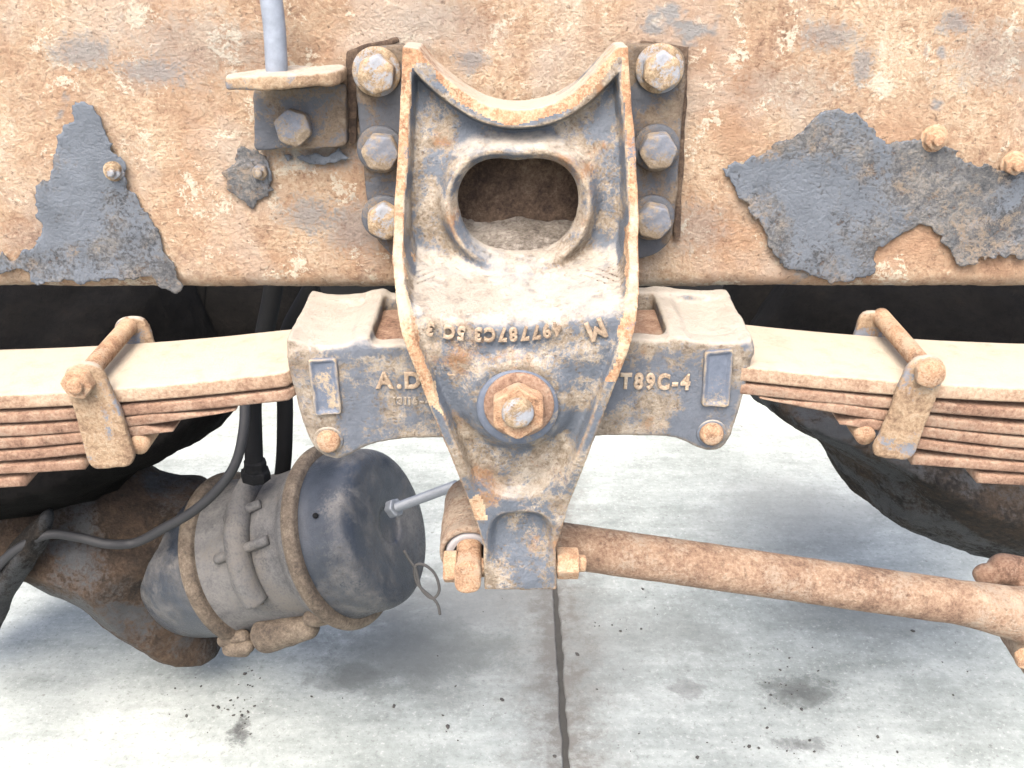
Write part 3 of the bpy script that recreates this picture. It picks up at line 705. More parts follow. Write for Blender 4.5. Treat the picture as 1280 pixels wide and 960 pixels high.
# rust-orange rim: faces close to the outline
me = body.data
nv = len(me.vertices); co = np.zeros(nv*3, np.float32); me.vertices.foreach_get('co', co); co = co.reshape(-1, 3)+np.array(hg.location, np.float32)
me.materials.append(M['rim'])
dv2 = sd_poly(OUT, co[:,0], co[:,2])+0.005*fbm(co[:,0], co[:,1], co[:,2], 45, 4)
lv = np.zeros(len(me.polygons)*4, np.int32); me.polygons.foreach_get('vertices', lv); lv = lv.reshape(-1, 4)
zf = co[lv].mean(1)[:,2]
topz = OUT[:,1].max()
isr = (dv2[lv].mean(1) > -0.0072) & (zf > at(640, 650, -.13).z) & ((co[lv[:,0],0] < 0.02) | (zf > at(640, 470, -.13).z)) & (fbm(co[lv[:,0],0]*1.0, co[lv[:,0],1], co[lv[:,0],2], 11, 3) > -0.06)
me.polygons.foreach_set('material_index', isr.astype(np.int32)); me.update()
# bolted flanges behind, one on each side, each with three bolts
def flange(pts):
    P = round_poly(poly(pts, -0.011), 0.010)
    o = sdf_obj('mounting_flange', lambda X, Y, Z: smax(sd_poly(P, X[:,:,:1]+0*Z, Z+0*X)+0.001*fbm(X, 0*Y, Z, 40, 2), np.abs(Y+0.008)-0.0065, 0.0025)+0.0008*fbm(X, Y, Z, 90, 3),
            (P[:,0].min()-.005, -0.018, P[:,1].min()-.005), (P[:,0].max()+.005, 0.0, P[:,1].max()+.005), 0.0013, M['plate'], hg)
    return o
flL = flange([(446,66),(462,58),(520,54),(520,330),(494,322),(470,300),(462,270),(452,190),(445,120)])
flR = flange([(772,54),(838,56),(856,64),(857,90),(850,180),(846,250),(838,300),(822,316),(792,326),(772,326)])
def shim(pts, t=0.004, y=-0.002):
    P = poly(pts, -0.004)
    sdf_obj('backing_shim', lambda X, Y, Z: smax(sd_poly(P, X[:,:,:1]+0*Z, Z+0*X)+0.0012*fbm(X, 0*Y, Z, 80, 3), np.abs(Y-y)-t/2, 0.001),
            (P[:,0].min()-.004, y-t, P[:,1].min()-.004), (P[:,0].max()+.004, y+t, P[:,1].max()+.004), 0.0012, M['inside'], hg)
shim([(432,64),(470,52),(496,46),(500,52),(470,66),(448,80),(446,180),(436,180)], y=-0.003)
shim([(800,50),(862,58),(860,90),(850,300),(842,300),(846,92),(800,60)], y=-0.003)
HB = hex_mesh('bolt_head', 0.0232, 0.0115, 0.12, dome=0.0012, h=0.0008)
WS = disc_mesh('washer', 0.0162, 0.0045, 44)
def hbolt(px, py, mt, spin, wm='plate'):
    me = HB.copy(); me.materials.append(M[mt]); mw = WS.copy(); mw.materials.append(M[wm])
    put_tilted('washer', mw, None, hg, at(px, py-1, -0.0150))
    b = put_tilted('bolt_head', me, None, hg, at(px+1, py+1, -0.0190), spin)
for px, py, mt, sp, wm in ((471,90,'bolt',0.3,'bolt'), (476,187,'bolt_blue',0.75,'plate'), (481,272,'bolt',0.1,'plate'),
                       (824,86,'bolt',0.15,'bolt'), (820,185,'bolt_blue',0.55,'plate'), (814,272,'bolt_blue',0.9,'plate')):
    hbolt(px, py, mt, sp, wm)
# pin end, washer, nut and stud through the lower face
pinm = disc_mesh('thrust_washer', 0.0262, 0.006, 56); pinm.materials.append(M['slate'])
o = put('thrust_washer', pinm, None, hg, (PIN.x, -0.1340, at(647,510,-.138).z))
pm2 = disc_mesh('flange_washer', 0.0222, 0.0045, 56); pm2.materials.append(M['rust_red'])
put('flange_washer', pm2, None, hg, (PIN.x+0.0008, -0.1405, at(647,506,-.142).z))
nutm = hex_mesh('nut', 0.0310, 0.0115, 0.0, h=0.0008); nutm.materials.append(M['rust_bolt'])
put('nut', nutm, None, hg, (PIN.x+0.0004, -0.1450, at(647,508,-.145).z))
stm = disc_mesh('stud_end', 0.0100, 0.0075, 40); stm.materials.append(M['bolt'])
put('stud_end', stm, None, hg, (PIN.x, -0.1545, at(646,513,-.155).z))

# ---------------------------------------------------------------- raised lettering
def glyphs(text, size, depth):
    out = []
    for ch in text:
        if ch == ' ': out.append((None, size*0.45)); continue
        cu = bpy.data.curves.new('g', 'FONT'); cu.body = ch; cu.size = size; cu.extrude = depth; cu.bevel_depth = depth*0.7; cu.bevel_resolution = 1
        cu.align_x = 'CENTER'
        ob = bpy.data.objects.new('g', cu); COL.objects.link(ob)
        dg = bpy.context.evaluated_depsgraph_get(); me = bpy.data.meshes.new_from_object(ob.evaluated_get(dg))
        n = len(me.vertices); V = np.zeros(n*3); me.vertices.foreach_get('co', V); V = V.reshape(-1, 3)
        Fc = [tuple(p.vertices) for p in me.polygons]
        w = (V[:,0].max()-V[:,0].min()) if n else size*0.3
        out.append(((V, Fc), w+size*0.13))
        bpy.data.objects.remove(ob); bpy.data.curves.remove(cu); bpy.data.meshes.remove(me)
    return out
def lettering(text, size, depth, place, mat, parent, squash=1.0):
    """place(s) -> (point, right, up) at arc length s in metres along the line of text, centred on 0"""
    G = glyphs(text, size, depth); tot = sum(w for _, w in G)*squash
    s = -tot/2; VV = []; FF = []; n = 0
    for g, w in G:
        w *= squash
        if g:
            p, r, u = place(s+w/2); nrm = r.cross(u)
            V = g[0]; c = 0.5*(V[:,0].min()+V[:,0].max())
            W = np.array(p)+np.outer((V[:,0]-c)*squash, np.array(r))+np.outer(V[:,1], np.array(u))+np.outer(V[:,2], np.array(nrm))
            VV.append(W); FF += [tuple(i+n for i in f) for f in g[1]]; n += len(W)
        s += w
    return from_faces('lettering', np.concatenate(VV), FF, mat, parent, smooth=False)
def flat_line(c, ang, Y):
    c = Vector(c); r = Vector((math.cos(ang), 0, math.sin(ang))); u = Vector((-math.sin(ang), 0, math.cos(ang)))
    return lambda s: (c+r*s, r, u)
# part number on a sagging arc, cast upside down
ya = -0.1322
cA = at(618, 411, ya); RA = 0.20
def arc_place(s):
    a = s/RA
    # upside down: right = -x; the line sags in the middle
    p = cA+Vector((-math.sin(a)*RA, 0, (1-math.cos(a))*RA))
    ang = math.pi-a
    r = Vector((math.cos(ang), 0, math.sin(ang))); u = Vector((-math.sin(ang), 0, math.cos(ang)))
    return (p, r, u)
lettering('497787C3 5C 3', 0.0118, 0.0009, arc_place, M['lettering'], hg, 0.83)
lettering('M', 0.0172, 0.0011, flat_line(at(741, 402, ya), math.pi+0.40, ya), M['lettering'], hg, 0.9)
lettering('8080', 0.0085, 0.0008, flat_line(at(553, 452, ya+0.003), math.radians(-68), ya), M['lettering'], hg)

# ---------------------------------------------------------------- equalizer beam
eq = thing('equalizer_beam', at(650, 550, -0.06), 'rocker equalizer beam with painted cast sides and raised lettering behind the hanger', 'equalizer beam')
EQ = round_poly(poly([(356,441),(362,472),(383,545),(392,563),(408,573),(426,574),(446,565),(466,556),(496,550),(545,548),(650,547),(790,546),(835,547),(855,552),(872,560),(888,565),(902,562),(913,547),(926,512),(938,470),(944,431),(900,429),(793,423),(650,424),(505,430),(420,437)], -0.105), 0.008)
zc = at(650, 436, -0.105).z
xl0, xl1 = at(356, 441, -.105).x+0.001, at(462, 430, -.10).x
xr0, xr1 = at(838, 425, -.10).x, at(944, 431, -.105).x-0.001
def eq_sdf(X, Y, Z):
    X2 = X[:,:,:1]+0*Z; Z2 = Z+0*X
    d2 = sd_poly(EQ, X2, Z2)+0.001*fbm(X2, 0*X2, Z2, 40, 3)
    front = smax(d2, np.abs(Y+0.0985)-0.0065, 0.003)+0.0009*fbm(X, Y*0, Z, 60, 3)
    back = smax(d2-0.004, np.abs(Y+0.016)-0.0065, 0.003)
    d = np.minimum(front, back)
    for a, b, s in ((xl0, xl1, 1), (xr0, xr1, -1)):
        mid = 0.5*(a+b); hw = 0.5*(b-a)
        ztop = zc+0.003+0.006*((X-mid)/hw)**2-0.002*np.exp(-((Y+0.105)/0.02)**2)
        c = smax(np.abs(X-mid)-hw, smax(np.abs(Z-ztop+0.0055)-0.0055, np.abs(Y+0.057)-0.046, 0.003), 0.004)
        xi = (b-0.005) if s > 0 else (a+0.005)
        lip = smax(np.abs(X-xi)-0.005, smax(np.abs(Z-(zc-0.006))-0.013, np.abs(Y+0.057)-0.045, 0.003), 0.004)
        c = smin(c, lip, 0.006)
        d = smin(d, c+0.0009*fbm(X, Y, Z, 60, 3), 0.006)
    # spacer round the pin
    d = np.minimum(d, sd_cyl(X, Y, Z, (PIN.x, -0.10, PIN.z), (PIN.x, -0.016, PIN.z), 0.035))
    return d
sdf_obj('body', eq_sdf, (EQ[:,0].min()-.006, -0.110, EQ[:,1].min()-.006), (EQ[:,0].max()+.006, -0.005, zc+0.022), 0.0016, M['equalizer'], eq)
def pad(pts):
    P = round_poly(poly(pts, -0.1055), 0.003)
    sdf_obj('raised_pad', lambda X, Y, Z: smax(sd_poly(P, X[:,:,:1]+0*Z, Z+0*X), np.abs(Y+0.105)-0.0032+0.0016*sm(-0.0015, -0.004, sd_poly(P, X[:,:,:1]+0*Z, Z+0*X)), 0.0012)+0.0006*fbm(X, Y, Z, 120, 3),
            (P[:,0].min()-.004, -0.112, P[:,1].min()-.004), (P[:,0].max()+.004, -0.100, P[:,1].max()+.004), 0.001, M['slate'], eq)
pad([(385,448),(421,446),(428,516),(394,519)])
pad([(880,438),(917,435),(911,507),(876,507)])
rv = lambda: lathe(round_profile([(-0.003, 0.0082), (0.002, 0.0082), (0.0055, 0.0070), (0.0065, 0.0040), (0.0066, 0)], 2), (0,0,0), (0,-1,0), 32)
for px, py in ((411,550),(889,541)):
    V, Fc = rv(); V = V*np.array([1.0,1,1.0])+np.array(at(px, py, -0.1055)); from_faces('pin_head', V, Fc, M['rust_bolt'], eq)
    V, Fc = lathe(round_profile([(-0.003, 0.0105), (0.0018, 0.0102), (0.0018, 0.008)], 1), at(px, py, -0.1045), (0,-1,0), 32); from_faces('pin_collar', V, Fc, M['equalizer'], eq)
for xa, xb in ((at(440,430,-.09).x, at(530,430,-.09).x), (at(770,425,-.09).x, at(862,425,-.09).x)):
    zt_ = at(480, 424, -0.088).z
    sdf_obj('wear_block', lambda X, Y, Z: sd_box(X, Y, Z, (0.5*(xa+xb), -0.060, zt_-0.010), (0.5*(xb-xa), 0.030, 0.010), 0.003)+0.002*fbm(X, Y, Z, 60, 3),
            (xa-.004, -0.096, zt_-.026), (xb+.004, -0.024, zt_+.006), 0.0016, M['rust_red'], eq)
ye = -0.1046
lettering('A.D.', 0.0158, 0.0011, flat_line(at(503, 484, ye), 0.0, ye), M['lettering'], eq, 0.95)
lettering('T89C-4', 0.0150, 0.0011, flat_line(at(818, 485, ye), -0.02, ye), M['lettering'], eq, 0.78)
lettering('13116-4', 0.0072, 0.0008, flat_line(at(516, 505, ye), 0.0, ye), M['equalizer'], eq)

# ---------------------------------------------------------------- leaf springs
def leaf(pts, t, mat, parent, tip=None, y0=-0.105, y1=-0.022, bow=0.0):
    """pts: pixels along the lower front edge (left to right order free); swept rounded bar"""
    B = [Vector((*[at(a, b, y0).x], 0, at(a, b, y0).z)) for a, b in pts]
    # resample smoothly
    xs = np.array([p.x for p in B]); zs = np.array([p.z for p in B])
    o = np.argsort(xs); xs, zs = xs[o], zs[o]
    n = max(12, int((xs[-1]-xs[0])/0.006))
    gx = np.linspace(xs[0], xs[-1], n)
    if len(xs) >= 3:
        gz = np.polyval(np.polyfit(xs, zs, 2), gx)
    else:
        gz = np.interp(gx, xs, zs)
    tt = np.full(n, t-0.0005)
    if tip is not None:
        xt = at(tip[0], pts[0][1], y0).x; L = tip[1]
        tt = t*np.clip(np.abs(gx-xt)/L, 0.22, 1.0)
    r = 0.0019
    V = []; Fc = []
    sec = []
    for cx, cz, a0 in ((y1-r, 1, 0), (y0+r, 1, 90), (y0+r, 0, 180), (y1-r, 0, 270)):
        for k in range(5):
            a = math.radians(a0+k*22.5); sec.append((cx+math.cos(a)*r, cz, math.sin(a)*r))
    m = len(sec)
    for i in range(n):
        rs = min(1.0, tt[i]/(2*r))
        wob = 0.0002*float(vnoise(gx[i]*120, t*1000, 0.3))
        tuck = 0.0165*float(sm(0.151, 0.141, abs(gx[i])))
        for (yy, top, dz) in sec:
            if yy < 0.5*(y0+y1): yy = yy+tuck
            zc_ = gz[i]+(tt[i]-r*rs if top else r*rs)+dz*rs
            V.append((gx[i], yy+wob*2, zc_+wob*0.5))
    for i in range(n-1):
        for k in range(m):
            Fc.append((i*m+k, i*m+(k+1)%m, (i+1)*m+(k+1)%m, (i+1)*m+k))
    Fc.append(tuple(range(m-1, -1, -1))); Fc.append(tuple((n-1)*m+k for k in range(m)))
    return from_faces('leaf', np.array(V), Fc, mat, parent)
lsL = thing('leaf_spring', at(160, 560, -0.065), 'rusty stacked leaf spring running into the left end of the equalizer', 'leaf spring', 'leaf springs either side of the equalizer')
L1 = leaf([(-90,515),(0,512),(147,505),(364,483),(440,474)], 0.0115, M['leaf_top'], lsL)
leaf([(-90,534),(0,530),(147,522),(364,501),(440,492)], 0.0083, M['rust_red'], lsL)
leaf([(-90,549),(0,545),(147,538),(294,514)], 0.0078, M['rust_red'], lsL, tip=(296, 0.055))
leaf([(-90,566),(0,562),(147,550),(216,540)], 0.0080, M['rust_red'], lsL, tip=(220, 0.02))
leaf([(-90,582),(0,578),(150,563)], 0.0080, M['rust_red'], lsL)
leaf([(-90,598),(0,594),(106,588)], 0.0080, M['rust_red'], lsL)
leaf([(-90,616),(0,611),(32,609)], 0.0080, M['rust_red'], lsL)
lsR = thing('leaf_spring', at(1130, 560, -0.065), 'rusty stacked leaf spring running into the right end of the equalizer', 'leaf spring', 'leaf springs either side of the equalizer')
leaf([(868,470),(938,478),(1114,495),(1280,504),(1370,507)], 0.0115, M['leaf_top'], lsR)
leaf([(868,487),(938,494),(1110,512),(1280,526),(1370,531)], 0.0083, M['rust_red'], lsR)
leaf([(950,499),(1106,528),(1280,544),(1370,550)], 0.0078, M['rust_red'], lsR, tip=(948, 0.055))
leaf([(1050,531),(1098,540),(1280,561),(1370,568)], 0.0080, M['rust_red'], lsR, tip=(1046, 0.02))
leaf([(1110,557),(1280,577),(1370,584)], 0.0080, M['rust_red'], lsR)
leaf([(1140,582),(1280,592),(1370,599)], 0.0080, M['rust_red'], lsR)
leaf([(1222,605),(1280,608),(1370,613)], 0.0080, M['rust_red'], lsR)

def clip(spring, front, back, bf, bb, nut_l, sp, side):
    rc = None
    P = round_poly(poly(front, -0.110), 0.006)
    rc = sdf_obj('rebound_clip', lambda X, Y, Z: smax(sd_poly(P, X[:,:,:1]+0*Z, Z+0*X)+0.0008*fbm(X, 0*Y, Z, 60, 2), np.abs(Y+0.1092)-0.003, 0.002)+0.0006*fbm(X, Y, Z, 90, 3),
            (P[:,0].min()-.004, -0.116, P[:,1].min()-.004), (P[:,0].max()+.004, -0.103, P[:,1].max()+.004), 0.0011, M['clip'], spring)
    P2 = smooth_poly(poly(back, -0.016), 2)
    sdf_obj('back_plate', lambda X, Y, Z: smax(sd_poly(P2, X[:,:,:1]+0*Z, Z+0*X), np.abs(Y+0.0165)-0.003, 0.002)+0.0006*fbm(X, Y, Z, 90, 3),
            (P2[:,0].min()-.004, -0.023, P2[:,1].min()-.004), (P2[:,0].max()+.004, -0.010, P2[:,1].max()+.004), 0.0012, M['clip'], rc)
    a, b = at(*bf, -0.112), at(*bb, -0.016)
    b.z = a.z+0.002
    V, Fc = tube([a, a.lerp(b, 0.5), b], 0.0066, 18, 8); from_faces('clip_bolt', V, Fc, M['rust_bolt'], rc)
    if nut_l:
        me = hex_mesh('nut', 0.0185, 0.008, 0.35, stud=(0.0052, 0.004), h=0.0007)
    else:
        me = hex_mesh('bolt_head', 0.0185, 0.0065, 0.1, dome=0.002, h=0.0007)
    me.materials.append(M['rust_bolt']); put('nut' if nut_l else 'bolt_head', me, None, rc, at(bf[0], bf[1], -0.1118))
    a, b = at(*sp, -0.1065), at(*sp, -0.1065); b.y = -0.03
    V, Fc = tube([a, a.lerp(b, .5), b], 0.0068, 18, 4); from_faces('spacer_tube', V, Fc, M['rust_bolt'], rc)
    # strap under the leaves at the foot of the clip
    return rc
clip(lsL, [(79,470),(84,458),(104,452),(124,456),(134,474),(152,516),(169,570),(164,581),(120,585),(110,576),(96,520)],
     [(143,408),(150,397),(172,394),(186,402),(196,436),(206,470),(160,470),(150,432)], (101,476), (162,404), True, (173,557), -1)
clip(lsR, [(1132,460),(1146,446),(1166,444),(1181,452),(1180,470),(1143,566),(1134,574),(1092,570),(1090,560),(1108,524)],
     [(1118,430),(1114,400),(1104,389),(1086,387),(1073,394),(1064,430),(1052,470),(1110,470)], (1160,464), (1100,398), False, (1082,545), 1)

# ---------------------------------------------------------------- torque rod
tr = thing('torque_rod', at(620, 690, -0.08), 'long rusty torque rod reaching right from behind the hanger foot', 'torque rod')
ec = at(588, 692, -0.103)
rodY = -0.078
A = at(640, 671, rodY); A2 = at(700, 681, rodY); B1 = at(1200, 753, rodY); B2 = at(1262, 765, rodY); B3 = at(1345, 782, rodY)
V, Fc = tube([A, A2, A2.lerp(B1, .25), A2.lerp(B1, .5), A2.lerp(B1, .75), B1, B2, B3], [0.0165, 0.0172, 0.0172, 0.0172, 0.0172, 0.0172, 0.0205, 0.030], 40, 14, wob=0.0006)
from_faces('tube', V, Fc, M['rod'], tr)
eye = sdf_obj('eye', lambda X, Y, Z: smin(smax(np.maximum(np.sqrt((X-ec.x)**2+(Z-ec.z)**2)-0.0228, -(np.sqrt((X-ec.x)**2+(Z-ec.z)**2)-0.0185)), np.abs(Y+0.0675)-0.0375, 0.003),
        np.maximum(sd_cap(X, Y, Z, (ec.x+0.022, rodY, ec.z+0.004), (A2.x, A2.y, A2.z), 0.0155), -(np.sqrt((X-ec.x)**2+(Z-ec.z)**2)-0.0190)), 0.008)+0.0012*fbm(X, Y, Z, 60, 3),
        (ec.x-0.03, -0.110, ec.z-0.03), (A2.x-0.01, -0.025, ec.z+0.035), 0.0014, M['rod'], tr)
V, Fc = lathe(round_profile([(0, 0.0125), (-0.001, 0.0185), (0.050, 0.0185), (0.050, 0.011)], 2), (ec.x, -0.1045, ec.z), (0,1,0), 48); from_faces('bushing', V, Fc, M['bushing'], tr)
pe = at(586, 705, -0.118)
sdf_obj('bar_pin', lambda X, Y, Z: smax(smax(np.sqrt((X-pe.x)**2+(Z-pe.z)**2)-0.0125, np.abs(X-pe.x)-0.0093, 0.003), np.maximum(-0.137-Y, Y+0.05), 0.003)+0.0008*fbm(X, Y, Z, 80, 3),
        (pe.x-.02, -0.142, pe.z-.02), (pe.x+.02, -0.045, pe.z+.02), 0.0011, M['rust_bolt'], tr)
# the bolt through bar pin and hanger foot
hx = hex_mesh('pin_bolt_head', 0.021, 0.009, 0.3, h=0.0008); hx.materials.append(M['rust_bolt'])
bl = Vector((pe.x-0.0085, -0.121, pe.z)); o = put('pin_bolt_head', hx, None, tr, bl); o.rotation_euler = (0, 0, math.radians(-90))
hn = hex_mesh('pin_nut', 0.0205, 0.0155, 0.5, stud=(0.0062, 0.0052), h=0.0008); hn.materials.append(M['rust_bolt'])
tabx = at(696, 705, -0.13).x
o = put('pin_nut', hn, None, tr, (tabx+0.0005, -0.119, at(710, 704, -.119).z)); o.rotation_euler = (0, 0, math.radians(90))
V, Fc = tube([bl, (tabx+0.01, -0.119, pe.z)], 0.006, 14); from_faces('pin_bolt_shank', V, Fc, M['rust_bolt'], tr)
# far end: eye below the frame edge and its rusted nut
e2 = at(1322, 800, rodY)
sdf_obj('end_eye', lambda X, Y, Z: smax(np.sqrt((X-e2.x)**2+(Z-e2.z)**2)-0.036, np.abs(Y-rodY)-0.03, 0.008)+0.002*fbm(X, Y, Z, 50, 3),
        (e2.x-.045, rodY-0.04, e2.z-.045), (e2.x+.045, rodY+0.04, e2.z+.045), 0.002, M['rod'], tr)
k1 = at(1240, 716, -0.03)
sdf_obj('end_nut', lambda X, Y, Z: smin(sd_cap(X, Y, Z, (k1.x-0.006, k1.y, k1.z-.001), (k1.x+0.006, k1.y-0.004, k1.z+0.001), 0.0085), smin(sd_cap(X, Y, Z, (k1.x+0.008, k1.y, k1.z+.004), (k1.x+0.04, k1.y, k1.z-0.004), 0.0125), sd_box(X, Y, Z, (k1.x+0.03, -0.05, k1.z-.012), (0.014, 0.03, 0.012), 0.004), 0.004), 0.002)+0.0035*fbm(X, Y, Z, 60, 3),
        (k1.x-.025, -0.09, k1.z-.035), (k1.x+.06, 0.0, k1.z+.03), 0.0014, M['rust_red'], tr)
n2_ = at(1276, 818, -0.11)
me = hex_mesh('grease_nipple', 0.012, 0.01, 0.2, h=0.0007); me.materials.append(M['rust_bolt']); put('grease_nipple', me, None, tr, n2_)

# ---------------------------------------------------------------- brake chamber
P0, P1 = at(192, 720, 0.50), at(488, 656, 0.40)
axd = (P0-P1).normalized(); LT = (P0-P1).length
bc = thing('brake_chamber', P1.lerp(P0, 0.5), 'black and grey spring brake chamber hanging behind the left of the beam', 'brake chamber')
cz = (at(508, 560, .40)-at(508, 748, .40)).length/2
R = cz*0.935
def ch_lathe(name, prof, mat, parent, it=2, seg=96):
    V, Fc = lathe(round_profile(prof, it), P1, axd, seg)
    return from_faces(name, V, Fc, mat, parent)
s_of = lambda px: (at(px, 656+(488-px)*0.216, 0.40+(488-px)*0.10/296)-P1).length
sB = s_of(430); sC = s_of(306); sD = s_of(248)
can = ch_lathe('spring_canister', [(0.004, 0), (0.004, R*0.22), (-0.001, R*0.24), (-0.001, R*0.80), (0.006, R*0.93), (0.02, R*0.985), (0.05, R*1.0), (sB-0.01, R*1.03), (sB+0.002, R*1.03)], M['chamber'], bc)
ch_lathe('clamp_band', [(sB-0.010, R*1.03), (sB-0.010, R*1.12), (sB-0.003, R*1.155), (sB+0.004, R*1.155), (sB+0.010, R*1.12), (sB+0.010, R*1.0)], M['band'], bc, 2)
hs = ch_lathe('flange_housing', [(sB+0.006, R*1.06), (sB+0.02, R*1.05), (sB+0.032, R*0.96), (sB+0.05, R*0.935), (sC-0.02, R*0.95), (sC-0.006, R*1.02)], M['housing'], bc)
band2 = ch_lathe('clamp_band', [(sC-0.010, R*0.98), (sC-0.010, R*1.07), (sC-0.003, R*1.12), (sC+0.006, R*1.12), (sC+0.012, R*1.06), (sC+0.012, R*0.9)], M['band'], bc)
ch_lathe('service_cup', [(sC+0.008, R*1.0), (sC+0.02, R*0.97), (sD, R*0.93), (sD+0.03, R*0.85), (sD+0.045, R*0.6), (sD+0.046, 0)], M['chamber'], bc)
# cross-shaped port on the housing, facing the viewer
mid = P1+axd*((sB+sC)/2+0.002)
toc = (CAM-mid); toc = (toc-axd*toc.dot(axd)).normalized(); upv = axd.cross(toc).normalized()
if upv.z < 0: upv = -upv
def on_housing(s, h, k=0.93):
    """point on the housing skin: s along the axis, h metres above the axis"""
    h = max(min(h, R*0.9), -R*0.9)
    return P1+axd*s+upv*h+toc*math.sqrt(max((R*k)**2-h*h, 1e-6))
sm_ = (sB+sC)/2
pts = [on_housing(sm_+0.004, R*q, 1.0) for q in (0.86, 0.6, 0.3, 0.0, -0.28, -0.55)]
V, Fc = tube(pts, [0.0165]*6, 18, 6); from_faces('port_rib', V, Fc, M['housing'], hs)
for q, w_ in ((0.08, 0.042), (0.52, 0.026)):
    V, Fc = tube([on_housing(sm_-w_, R*(q+0.05), 0.965), on_housing(sm_, R*q, 1.01), on_housing(sm_+w_, R*(q-0.05), 0.965)], 0.0065, 12, 6); from_faces('cross_rib', V, Fc, M['housing'], hs)
ptip = on_housing(sm_+0.004, -R*0.56, 1.0)
V, Fc = lathe([(0, 0.0), (0, 0.0085), (0.004, 0.0085), (0.004, 0.0)], ptip, -upv, 20); from_faces('port_plug', V, Fc, M['band'], hs)
# clamp lugs and their bolts at the bottom
for s0, hq, dx in ((sC, -0.93, 0.0), (sC, -1.06, -0.004), (sB+0.028, -0.86, 0.0)):
    c = P1+axd*(s0+dx)+upv*(R*hq)+toc*R*0.42
    sdf_obj('clamp_lug', lambda X, Y, Z: smin(sd_box(X, Y, Z, c, (0.015, 0.013, 0.011), 0.006), sd_cap(X, Y, Z, (c.x-0.014, c.y-.006, c.z-0.004), (c.x+0.014, c.y-.010, c.z+0.006), 0.0085), 0.005)+0.004*fbm(X, Y, Z, 55, 3),
            (c.x-.035, c.y-.035, c.z-.03), (c.x+.035, c.y+.03, c.z+.03), 0.002, M['band'], bc)
c = P1+axd*(sB+0.07)+upv*(-R*0.99)+toc*R*0.35
ch = sdf_obj('housing_foot', lambda X, Y, Z: sd_cap(X, Y, Z, tuple(c+axd*0.05), tuple(c-axd*0.012), 0.024, 0.018)+0.003*fbm(X, Y, Z, 40, 3),
        (c.x-.1, c.y-.06, c.z-.05), (c.x+.06, c.y+.06, c.z+.05), 0.0025, M['band'], bc)
# vent hole on the canister, release stud with nut at the end
vp = P1+axd*(s_of(458))+upv*(R*0.28)+toc*math.sqrt((R*1.022)**2-(R*0.28)**2)
V, Fc = lathe([(0.0004, 0.0), (0.0006, 0.0035), (-0.004, 0.0036)], vp, (CAM-vp).normalized(), 16); from_faces('vent_hole', V, Fc, M['rubber'], can)
st0 = at(488, 637, 0.385); st1 = at(572, 606, 0.335)
dv = (st1-st0); Ls = dv.length; dv.normalize()
prof = []
for i in range(int(Ls/0.0032)):
    prof += [(i*0.0032, 0.0046), (i*0.0032+0.0016, 0.0064)]
V, Fc = lathe([(0, 0)]+prof+[(Ls, 0)], st0, dv, 20); from_faces('release_stud', V, Fc, M['zinc'], bc, smooth=False)
nm = hex_mesh('release_nut', 0.022, 0.012, 0.2, h=0.001); nm.materials.append(M['zinc'])
o = put('release_nut', nm, None, bc, st0+dv*0.001); o.rotation_euler = dv.to_track_quat('-Y', 'Z').to_euler()
lp = [at(a, b, 0.37) for a, b in ((505,688),(512,700),(520,712),(526,735),(540,748),(549,738),(544,718),(530,706),(519,708),(522,730),(545,752),(550,768))]
V, Fc = tube(lp, 0.0020, 8, 6); from_faces('tie_wire', V, Fc, M['wire'], bc)

# ---------------------------------------------------------------- axle housings behind
def blob(name, label, outlines, mat, cat, thing_loc, lo_hi_pad=0.03, h=0.006, group=None):
    root = thing(name, thing_loc, label, cat, group)
    for (nm, pts, Yc, D, nz, mt) in outlines:
        P = smooth_poly(poly(pts, Yc-D*0.3), 2)
        def f(X, Y, Z):
            d2 = sd_poly(P, X[:,:,:1]+0*Z, Z+0*X)
            return d2+0.055*((Y-Yc)/D)**2*1.0+nz*fbm(X, Y, Z, 13, 4)+nz*0.25*fbm(X, Y, Z, 70, 2)
        sdf_obj(nm, f, (P[:,0].min()-.03, Yc-D*1.9, P[:,1].min()-.03), (P[:,0].max()+.03, Yc+D*1.9, P[:,1].max()+.03), h, mt, root)
    return root
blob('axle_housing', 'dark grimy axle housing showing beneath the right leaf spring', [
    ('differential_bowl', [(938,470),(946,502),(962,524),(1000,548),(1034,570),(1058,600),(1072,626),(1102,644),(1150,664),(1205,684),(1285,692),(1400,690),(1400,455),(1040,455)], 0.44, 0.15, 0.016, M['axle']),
    ('shaded_upper_bowl', [(945,450),(985,395),(1040,325),(1400,325),(1400,480),(980,480)], 0.50, 0.15, 0.012, M['axle_shade']),  # upper housing filling the gap, overhead shade painted in as black
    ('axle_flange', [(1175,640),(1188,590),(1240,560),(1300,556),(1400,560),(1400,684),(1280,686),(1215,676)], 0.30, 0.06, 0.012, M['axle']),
    ], M['axle'], 'axle housing', at(1250, 690, 0.44), group='axle housings behind the springs')
